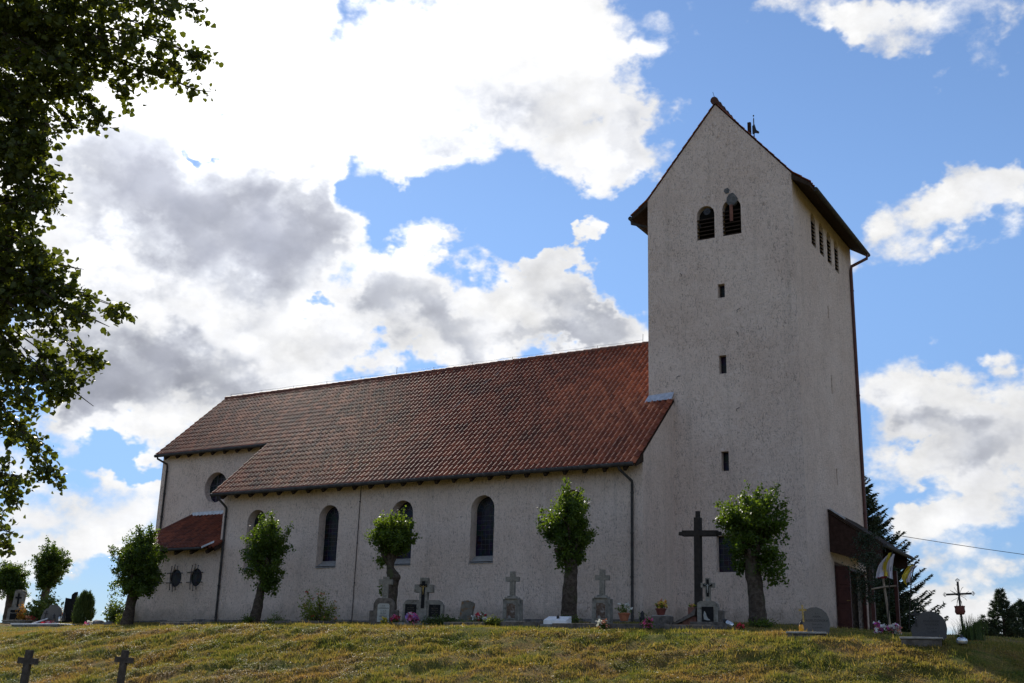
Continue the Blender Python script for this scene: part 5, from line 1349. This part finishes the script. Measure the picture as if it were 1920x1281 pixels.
# lanterns
def lantern(label, loc_, mat, s=1.0, fat=False):
    t = thing('grave_lantern', label, 'lantern', loc_, 0, 'grave lanterns')
    m = MB()
    if fat: m.lathe((0, 0, 0), [(0.05*s, 0), (0.13*s, 0.03*s), (0.155*s, 0.09*s), (0.14*s, 0.15*s), (0.08*s, 0.19*s)], 16)
    else: m.lathe((0, 0, 0), [(0.045*s, 0), (0.06*s, 0.03*s), (0.065*s, 0.10*s), (0.045*s, 0.17*s), (0.03*s, 0.18*s)], 14)
    m.build('glass_body', M[mat], t, smooth=True)
    z = 0.19*s if fat else 0.18*s
    m = MB(); m.lathe((0, 0, z), [(0.05*s, 0), (0.045*s, 0.04*s), (0.02*s, 0.07*s), (0.012*s, 0.09*s)], 12); m.build('lid', M['iron'], t, smooth=True)
    return t
lantern('amber grave lantern with black lid on the light granite ledger', (7.30, -6.85, gz(7.40, -6.1)+0.03), 'amber', 0.95)
lantern('squat silver grave lantern on the grass in front of the dark granite headstone', (10.95, -6.6, gz(10.95, -6.6)+0.02), 'silver', 0.85, True)
for i, (x, y, h) in enumerate(((-26.9, -1.6, 0.9), (-26.65, -1.5, 0.8), (-26.35, -1.55, 1.05))):
    lantern(('dark lantern, leftmost of three on the long bright-edged grave', 'small grey lantern between two dark ones on the long grave', 'tall dark lantern, rightmost of three on the long bright-edged grave')[i], (x, y, gz(x, y)+0.17), ('iron', 'silver', 'iron')[i], h*1.3)
t = lantern('small dark lantern among pots right of the nave downpipe', gbase(2.05, -4.6, 0.1), 'iron', 1.2)
t = lantern('white lantern lying by red petals right of the praying-hands tombstone', gbase(4.95, -5.2, 0.07), 'silver', 1.25); t.rotation_euler = (0, R(-58), 0)

# iron cross with basket
t = thing('iron_cross', 'black iron cross with trefoil ends and a rusty basket at the right end', 'cross', gbase(10.75, -5.2), R(-4), None, (0, R(-1.5)))
m = MB(); m.tube([(0, 0, -0.3), (0, 0, 1.34)], 0.026, 8); m.build('post', M['iron'], t)
m = MB(); m.tube([(-0.30, 0, 1.04), (0.30, 0, 1.04)], 0.024, 8); m.build('arm', M['iron'], t)
m = MB()
for (x, z, dx, dz_) in ((-0.30, 1.04, -1, 0), (0.30, 1.04, 1, 0), (0, 1.34, 0, 1)):
    for k in (-1, 0, 1):
        cx, cz = x+dx*(0.03+0.025*(k == 0))+(0 if dx else k*0.03), z+dz_*(0.03+0.025*(k == 0))+(k*0.03 if dx else 0)
        pts = [(cx+0.018*math.cos(2*PI*q/8), 0, cz+0.018*math.sin(2*PI*q/8)) for q in range(9)]
        m.tube(pts, 0.006, 5)
m.build('trefoil', M['iron'], t)
m = MB(); m.lathe((0, -0.06, 0.55), [(0.09, 0), (0.125, 0.06), (0.115, 0.14), (0.13, 0.20)], 12); m.build('basket', M['redpot'], t, smooth=True)
m = MB(); rn = random.Random(4)
for k in range(16):
    a = rn.uniform(0, 2*PI); p = [Vector((0, 0, 1.0))]
    for q in range(4): p.append(p[-1]+Vector((math.cos(a)*0.05, -0.01, math.sin(a)*0.06)) + Vector((rn.uniform(-.02, .02), 0, rn.uniform(-.03, .03))))
    m.tube(p, 0.005, 4, 0, False)
m.build('dry_wreath', M['palewood'], t)

# birch pole cross and flags by the porch
bx = (7.78, 0.20, -0.30)
t = thing('pole_cross', 'thin pale pole cross leaning left in front of the spruce', 'cross', (bx[0]+0.02, bx[1], gz(bx[0], bx[1])), 0, None, (0, R(-4.5)))
m = MB(); m.tube([(0, 0, -0.2), (0.01, 0, 0.8), (0, 0, 1.75)], [0.042, 0.038, 0.032], 8, 0, True, 0.1, random.Random(3)); m.build('post', M['palewood'], t, smooth=True)
m = MB(); m.tube([(-0.36, -0.04, 1.27), (0, -0.045, 1.30), (0.36, -0.04, 1.30)], [0.026, 0.028, 0.024], 8, 0, True, 0.1, random.Random(8)); m.build('arm', M['palewood'], t, smooth=True)
def flag(label, loc_, strips, pole, seed):
    """strips: (colour, list of (x,z) outline) on a wavy sheet"""
    t = thing('flag', label, 'flag', loc_, 0, 'flags by the church porch')
    m = MB(); m.tube(pole, 0.016, 6); m.build('pole', M['oldwood'], t)
    rn = random.Random(seed)
    for mt, top, bot in strips:
        mb2 = MB(); n = 12; vs = []
        for i in range(n+1):
            f = i/n
            for j in range(7):
                q = j/6
                a = Vector(top[0]).lerp(Vector(top[1]), q); b = Vector(bot[0]).lerp(Vector(bot[1]), q)
                mid = a.lerp(b, f); bow = math.sin(f*PI)*0.06
                vs.append((mid.x - bow, 0.05*math.sin(6*f+3*q+seed)+0.04*math.sin(9*q), mid.y))
        vs2 = [(x, y+0.006, z) for x, y, z in vs]
        fs = [(i*7+j, i*7+j+1, (i+1)*7+j+1, (i+1)*7+j) for i in range(n) for j in range(6)]
        k = len(vs)
        mb2.add(vs+vs2, fs+[tuple(q+k for q in reversed(f_)) for f_ in fs], 0, 0.5)
        mb2.build('cloth', M[mt], t, smooth=True)
    return t
fx = (7.52, 0.00, 1.32)
flag('white flag with a yellow stripe and red hem, flying beside the porch', fx,
     (('flagw', ((0.33, 0.64), (0.44, 0.66)), ((-0.02, 0.0), (0.24, 0.02))), ('flagy', ((0.40, 0.72), (0.50, 0.72)), ((0.22, 0.05), (0.36, 0.04))),
      ('flagw', ((0.50, 0.68), (0.60, 0.68)), ((0.32, 0.02), (0.50, -0.05))), ('flagr', ((0.08, 0.03), (0.34, 0.05)), ((0.12, -0.01), (0.36, 0.0)))), [(0.52, 0.05, 0.8), (0.40, 0.04, 0.1), (0.25, 0.02, -1.45)], 2)
fx = (8.27, 0.00, 1.15)
flag('smaller ragged yellow and white flag at the end of the porch roof', fx,
     (('flagy', ((0.22, 0.50), (0.40, 0.55)), ((0.0, 0.12), (0.10, -0.06))), ('flagw', ((0.30, 0.48), (0.46, 0.52)), ((0.12, 0.02), (0.24, 0.04)))), [(0.40, 0.04, 0.6), (0.25, 0.03, 0.1), (0.10, 0.02, -1.3)], 5)

# crosses at the foot of the bank
def bank_cross(label, x, y, zt, lean, seed, k=1.0):
    z = gz(x, y)
    t = thing('foot_cross', label, 'cross', (x, y, z-0.1), R(20), 'small stone crosses at the foot of the bank', (0, lean))
    h = zt - z + 0.1
    m = MB(); cross_part(m, 0.54*k, h, 0, h-0.36*k, h-0.20*k, 0.17*k, 0.13); m.build('cross', M['footstone'], t)
bank_cross('left of the two small stone crosses at the foot of the bank', -10.12, -15.5, -1.50, R(2.5), 1, 0.95)
bank_cross('right of the two small stone crosses at the foot of the bank', -6.64, -15.5, -1.46, R(3), 2, 0.80)

# ---- left end of the churchyard
t = thing('white_monument', 'white stone monument with a black cross and dark framed tablet at the far left', 'gravestone', (-32.24, 0.50, 0.04), R(42))
m = MB(); m.prism([(-0.42, -0.3), (0.42, -0.3), (0.40, 0.62), (0.24, 0.72), (0.30, 1.42), (0.10, 1.52), (-0.18, 1.50), (-0.26, 0.72), (-0.40, 0.62)], -0.12, 0.12, f0); m.build('headstone', M['concrete'], t)
m = MB(); cross_part(m, 0.28, 0.62, 0, 0.38, 0.46, 0.075, 0.03, 0.72, -0.14); m.build('inlay_cross', M['blackg'], t)
for a, b, c, d in ((-0.27, 0.02, 0.27, 0.42), (-0.27, 0.47, 0.27, 0.58)):
    m = MB(); m.prism(rect(a, c, b, d), -0.15, -0.12, f0); m.build('tablet', M['blackg'], t)
m = MB(); m.bbox((0.60, -0.05, 0.2), (0.22, 0.2, 0.5), 0.02); m.build('shoulder', M['concrete'], t)
t = thing('leaning_headstone', 'grey rounded headstone leaning right, with a thin dark cross, in front of the bush', 'gravestone', (-27.99, -1.00, -0.18), R(42), None, (0, R(9)))
m = MB(); m.prism([(-0.30, -0.2), (0.30, -0.2), (0.40, 0.30), (0.42, 0.55), (0.39, 0.72), (0.32, 0.84), (0.20, 0.92), (0.05, 0.94), (-0.10, 0.92), (-0.17, 0.86), (-0.19, 0.74), (-0.27, 0.70), (-0.33, 0.60), (-0.38, 0.3)], -0.07, 0.07, f0); hs = m.build('headstone', M['granite'], t)
m = MB(); cross_part(m, 0.16, 0.50, 0, 0.36, 0.40, 0.03, 0.03, 0.12, -0.09); o = m.build('cross', M['iron'], t); o.location = (-0.22, 0, 0)
for k in range(4): text_part('lettering', ('Ś. P.', 'JÓZEF', 'MARIA', '1931 - 1999')[k], 0.06, M['letter'], hs, (0.05, -0.0715, 0.46-0.09*k))
t = thing('black_monument', 'tall black monument with a short cross on top, behind the juniper', 'gravestone', (-28.46, 0.60, -0.14), R(38))
m = MB(); m.prism([(-0.42, -0.3), (0.42, -0.3), (0.40, 1.16), (-0.38, 1.28)], -0.10, 0.10, f0); m.prism([(-0.14, 1.20), (0.10, 1.18), (0.10, 1.56), (-0.02, 1.54), (-0.14, 1.42)], -0.06, 0.06, f0); m.build('headstone', M['blackg'], t)
juniper('feathery green juniper beside the black monument', (-26.26, -0.60, -0.20), 1.42, 0.52, 5)
shrub('rhododendron', 'round green bush behind the leaning grey headstone', (-30.11, 0.40, 0.03), 1.55, 0.95, 15, 'bush', 0.12, 130, 30, None, 'bush')
shrub('orange_shrub', 'small orange-leaved shrub beside the white monument', (-30.87, -0.20, 0.10), 0.95, 0.32, 16, 'orangebush', 0.06, 40, 22)
shrub('green_shrub', 'yellow-green bush behind the trunk of the dark pollard', (-23.98, -0.80, -0.03), 1.15, 0.75, 17, 'bush', 0.09, 80, 24)
shrub('green_shrub', 'low yellowish bush at the sacristy corner', (-22.65, -1.50, -0.15), 0.55, 0.45, 18, 'yellowbush', 0.07, 40, 20)
t = thing('long_grave', 'long flat grave, its sunlit top coloured white, at the left end', 'grave', (-27.13, -1.60, -0.30), R(-4))
m = MB(); m.bbox((0, 0, 0.0), (3.3, 1.5, 0.22), 0.03); m.build('kerb', M['concrete'], t)
m = MB(); m.bbox((0, 0, 0.135), (3.4, 1.55, 0.05), 0.02); m.build('sunlit_cover', M['marble'], t)  # white colour paints sunlight onto the top of the concrete grave
t = thing('tilted_slab', 'tilted white stone slab on the graves at the left end', 'grave', (-28.31, -1.40, -0.24), R(-8), None, (R(20), R(-12)))
m = MB(); m.bbox((0, 0, 0.16), (0.95, 0.8, 0.06), 0.015); m.build('slab', M['marble'], t)
m = MB(); m.bbox((0, 0.1, 0.02), (0.85, 0.6, 0.22), 0.015); m.build('base_slab', M['concrete'], t)
t = thing('stone_ledge', 'low pale ledge in front of the white monument', 'grave', (-30.33, -0.60, -0.11), R(-6))
m = MB(); m.bbox((0, 0, 0.0), (1.6, 0.9, 0.3), 0.03); m.bbox((0, 0, 0.165), (1.7, 1.0, 0.05), 0.02); m.build('kerb', M['concrete'], t)
def boulder(label, loc_, s, mat, seed, group=None):
    bm = bmesh.new(); bmesh.ops.create_icosphere(bm, subdivisions=3, radius=1.0)
    rn = np.random.RandomState(seed)
    for v in bm.verts:
        k = 1 + 0.22*(float(vnoise(np.array([v.co.x*1.7+seed]), np.array([v.co.y*1.7+v.co.z*2.1]), seed)[0])-0.5)*2
        v.co = Vector((v.co.x*s[0]*k, v.co.y*s[1]*k, v.co.z*s[2]*k))
    me = bpy.data.meshes.new('boulder'); bm.to_mesh(me); bm.free(); me.materials.append(M[mat])
    me.polygons.foreach_set('use_smooth', [True]*len(me.polygons))
    o = bpy.data.objects.new('boulder', me); COL.objects.link(o); o.location = loc_
    return tag(o, label, 'rock', group)
boulder('reddish boulder at the left edge of the bank', (-29.88, -1.60, -0.44), (0.34, 0.3, 0.26), 'brick', 3)
boulder('brown rock left of the dark pollard trunk', (-24.51, -1.20, -0.14), (0.30, 0.25, 0.22), 'plinth', 5)
boulder('low grey rock at the foot of the dark pollard', (-23.69, -1.40, -0.17), (0.26, 0.25, 0.16), 'plinth', 8)

# ---- flowers, pots and low plants
def bouquet(label, loc_, cols, r, h, seed, cat='flowers', green='bush', n=9, fs=0.09):
    rs = np.random.RandomState(seed)
    t = thing('flower_bunch', label, cat, loc_)
    sh = []
    for i in range(16):
        d = rs.normal(size=3); d[2] = abs(d[2])+0.3; d /= np.linalg.norm(d); sh.append((np.zeros(3), d*np.array([r, r, h])*rs.uniform(0.6, 1.0)))
    crown('greenery', sh, 9, 0.03, 0.06, M[green], t, seed, 0.0, 0.2, 0.0)
    for c in cols:
        pts = [sh[i][1]*rs.uniform(0.85, 1.12) for i in rs.randint(0, len(sh), n)]
        blooms('blossom', pts, fs, M[c], t, seed+len(c), 8)
    return t
def pot(label, loc_, mat, s, cols, seed, r=0.22, h=0.32, green='bush'):
    t = thing('flower_pot', label, 'flower pot', loc_)
    m = MB(); m.lathe((0, 0, 0), [(0.10*s, 0), (0.15*s, 0.17*s), (0.165*s, 0.17*s), (0.165*s, 0.21*s), (0.14*s, 0.21*s), (0.13*s, 0.17*s)], 16); m.build('pot', M[mat], t, smooth=True)
    rs = np.random.RandomState(seed); sh = []
    for i in range(22):
        d = rs.normal(size=3); d[2] = abs(d[2])+0.35; d /= np.linalg.norm(d); b = np.array([0, 0, 0.19*s]); sh.append((b, b+d*np.array([r, r, h])*rs.uniform(0.6, 1.0)))
    crown('plant', sh, 12, 0.03, 0.055, M[green], t, seed, 0.0, 0.2, 0.2)
    for c in cols:
        pts = [sh[i][1]*1.02 for i in rs.randint(0, len(sh), 12)]
        blooms('blossom', pts, 0.075, M[c], t, seed+len(c), 7)
    return t
pot('terracotta pot with white flowers and pale green plant right of the right pedestal cross', gbase(1.62, -4.9, 0.14), 'terracotta', 1.05, ('whitef',), 31, 0.30, 0.34)
pot('red-brown bowl of yellow-leaved flowers on a grey block near the tower', gbase(2.62, -4.6, 0.28), 'redpot', 0.95, ('yellowf', 'salmon'), 32, 0.20, 0.28, 'yellowbush')
t = thing('grey_block', 'grey stone block under the bowl of yellow flowers', 'stone block', gbase(2.66, -4.6), R(-3))
m = MB(); m.bbox((0, 0, 0.12), (0.50, 0.45, 0.30), 0.02); m.build('block', M['concrete2'], t); m = MB(); m.bbox((0, 0, 0.275), (0.46, 0.42, 0.02), 0.005); m.build('top', M['sill'], t)
bouquet('cluster of salmon and cream flowers on the grass right of the right pedestal cross', gbase(1.55, -6.1, 0.02), ('salmon', 'whitef'), 0.20, 0.20, 33)
bouquet('green and pink flower bunch at the crest below the grey block', gbase(3.0, -6.3, 0.02), ('bush', 'pink'), 0.20, 0.26, 34, fs=0.10)
bouquet('red and white flowers beside the left pedestal cross', gbase(-3.0, -5.2, 0.1), ('red', 'whitef'), 0.26, 0.30, 35)
bouquet('pink and violet balloon-like blooms in front of the double tomb', gbase(-5.45, -5.3, 0.05), ('pink', 'violetf', 'whitef'), 0.20, 0.36, 36, fs=0.15)
bouquet('crimson flowers left of the double tomb', gbase(-6.15, -5.2, 0.05), ('pink', 'red'), 0.18, 0.28, 37)
bouquet('yellow petals between the dark tombstone and the crimson flowers', gbase(-6.42, -5.4, 0.02), ('yellowf',), 0.12, 0.20, 38)
bouquet('wreath of white, cream and magenta flowers below the pole cross', (8.54, -3.50, -0.46), ('whitef', 'magenta', 'salmon', 'whitef'), 0.36, 0.30, 39, n=14, fs=0.12)
bouquet('pink and white wreath lying on the long grave at the left', (-27.28, -1.50, -0.18), ('pink', 'red', 'whitef'), 0.40, 0.16, 40, n=14, fs=0.14)
bouquet('pink bouquet at the right end of the long grave', (-24.27, -1.90, -0.30), ('pink', 'whitef'), 0.24, 0.22, 41, fs=0.13, green='yellowbush')
bouquet('white and red flowers behind the leaning grey headstone', (-28.26, -0.20, 0.05), ('whitef', 'salmon'), 0.20, 0.62, 42, fs=0.12)
bouquet('red flowers between the orange shrub and the leaning headstone', (-30.06, -0.40, -0.01), ('red', 'salmon'), 0.26, 0.36, 43, fs=0.12)
bouquet('red petals beside the fallen lantern', gbase(5.2, -5.3, 0.0), ('red',), 0.12, 0.10, 44)
bouquet('yellow flowers on the bricks behind the praying-hands tombstone', (3.45, -4.3, gz(3.45, -4.3)+0.48), ('yellowf', 'salmon'), 0.12, 0.2, 45, green='yellowbush', n=6, fs=0.07)
t = shrub('rose_bush', 'loose rose bush with reddish tips in front of the nave wall', gbase(-11.1, -3.0), 1.22, 0.95, 51, 'yellowbush', 0.065, 70, 34, None, 'bush', (('salmon', 10, 0.07), ('red', 4, 0.07)), 0.06, 1.0)
shrub('weedy_plant', 'low pale green weeds right of the crooked lime', gbase(-13.1, -3.0), 0.38, 0.42, 52, 'bush', 0.05, 34, 16, None, 'plant', (('whitef', 8, 0.05),))
shrub('weedy_plant', 'dark tuft of leaves around the foot of the crooked lime', gbase(-14.6, -2.8), 0.28, 0.40, 53, 'leaf', 0.06, 34, 16, None, 'plant')
shrub('weedy_plant', 'dark leaves around the foot of the tall straight lime', gbase(-1.2, -2.9), 0.26, 0.60, 54, 'leaf', 0.06, 40, 18, None, 'plant')
shrub('weedy_plant', 'leafy shoots around the foot of the stout lime', gbase(4.95, -2.9), 0.24, 0.55, 55, 'leaf', 0.06, 34, 18, None, 'plant')
shrub('ground_juniper', 'low spreading yellow-green juniper in front of the leaning old headstone', gbase(-4.55, -5.0), 0.30, 0.85, 56, 'juniper', 0.05, 120, 26, None, 'shrub', None, 0.05, 0.6, 0.5)
shrub('ground_juniper', 'bright green cushion plant in front of the left pedestal cross', gbase(-2.35, -5.5), 0.26, 0.42, 57, 'yellowbush', 0.045, 70, 22, None, 'plant', None, 0.04, 0.7, 0.6)
shrub('ground_juniper', 'low green plants between the old headstone and the left pedestal cross', gbase(-3.45, -5.1), 0.22, 0.40, 58, 'bush', 0.05, 40, 16, None, 'plant', None, 0.04, 0.6, 0.6)
shrub('weedy_plant', 'wispy pale plant behind the terracotta pot', gbase(2.0, -4.2), 0.50, 0.35, 59, 'bush', 0.04, 26, 12, None, 'plant', (('whitef', 8, 0.035),))
for i, (x, y, w, d, lb) in enumerate(((-3.2, -5.2, 1.3, 1.3, 'low dark grave kerb around the plants left of the left pedestal cross'), (-1.35, -5.0, 1.2, 1.4, 'low stone grave kerb under the white book stone, right of the left pedestal cross'), (0.6, -5.3, 1.4, 1.3, 'low dark grave kerb in front of the right pedestal cross'), (2.1, -5.3, 1.5, 1.2, 'low stone grave kerb around the flower pots'), (-10.6, -4.2, 1.9, 1.0, 'empty dark grave bed in front of the rose bush'), (3.9, -5.3, 1.3, 1.1, 'dark grave kerb in front of the praying-hands tombstone'), (-15.6, -4.6, 1.9, 1.1, 'flat dark grave bed left of the crooked lime'))):
    t = thing('grave_kerb', lb, 'grave', gbase(x, y, -0.10), R(-2+i), 'low grave kerbs')
    m = MB()
    for cx, cy, sx_, sy_ in ((0, -d/2, w, 0.10), (0, d/2, w, 0.10), (-w/2, 0, 0.10, d-0.11), (w/2, 0, 0.10, d-0.11)): m.bbox((cx, cy, 0.03), (sx_, sy_, 0.24), 0.015)
    m.build('kerb', M['concrete2'], t)
    m = MB(); m.bbox((0, 0, 0.02), (w-0.1, d-0.1, 0.16), 0.03); m.build('soil', M['earth'], t)
def tuft(label, loc_, H, n, seed, mat='bush', r=0.2):
    rs = np.random.RandomState(seed); t = thing('grass_clump', label, 'plant', loc_)
    V, F, T = [], [], []
    for i in range(n):
        a = rs.uniform(0, 2*PI); b = np.array([rs.normal()*r*0.5, rs.normal()*r*0.5, -0.03]); hh = H*rs.uniform(0.5, 1.1); ln = rs.uniform(0.1, 0.6)*hh
        s_ = np.array([-math.sin(a), math.cos(a), 0])*0.010; prev = None
        for k in range(5):
            q = k/4; p = b+np.array([math.cos(a)*ln*q*q, math.sin(a)*ln*q*q, hh*(q-0.25*q*q*ln/hh)])
            V += [p-s_*(1-q*0.9), p+s_*(1-q*0.9)]
            if k: j = len(V); F.append((j-4, j-3, j-1, j-2)); T.append(rs.rand())
    tri_soup('blades', np.array(V), np.array(F), np.array(T), M[mat], t, True); return t
tuft('tall arching grass clump right of the dark granite headstone', gbase(10.95, -5.4), 0.62, 260, 61, 'juniper', 0.28)
t = thing('sapling', 'thin dark leafy sapling standing in front of the porch boarding', 'tree', (6.54, 3.20, -0.25))
m = MB(); m.tube([(0, 0, -0.3), (-0.03, 0, 1.2), (0.02, 0, 2.4), (0.0, 0, 3.3)], [0.035, 0.03, 0.02, 0.008], 7); m.build('trunk', M['sprucebark'], t, smooth=True)
rs = np.random.RandomState(62); sh = []
for i in range(120):
    z = rs.uniform(1.3, 3.4); a = rs.uniform(0, 2*PI); r_ = rs.uniform(0.25, 0.95)*(1.0-abs(z-2.4)*0.55)
    sh.append((np.array([0, 0, z-0.3]), np.array([math.cos(a)*r_, math.sin(a)*r_, z])))
twigs('branches', sh, 0.006, M['bark'], t, 0.05, 1)
crown('crown', sh, 26, 0.07, 0.06, M['needle'], t, 63, 0.08, 0.5, 0.3)
# wire from behind the spruce out over the valley to the right
wa, wb = Vector((3.30, 17.94, 5.01)), Vector((21.65, 38.89, 4.54))
m = MB(); m.tube([wa.lerp(wb, k/14) - Vector((0, 0, 0.5*math.sin(PI*k/14))) for k in range(15)], 0.014, 5)
tag(m.build('overhead_wire', M['iron']), 'thin overhead wire running from the spruce across the sky to the right', 'wire')
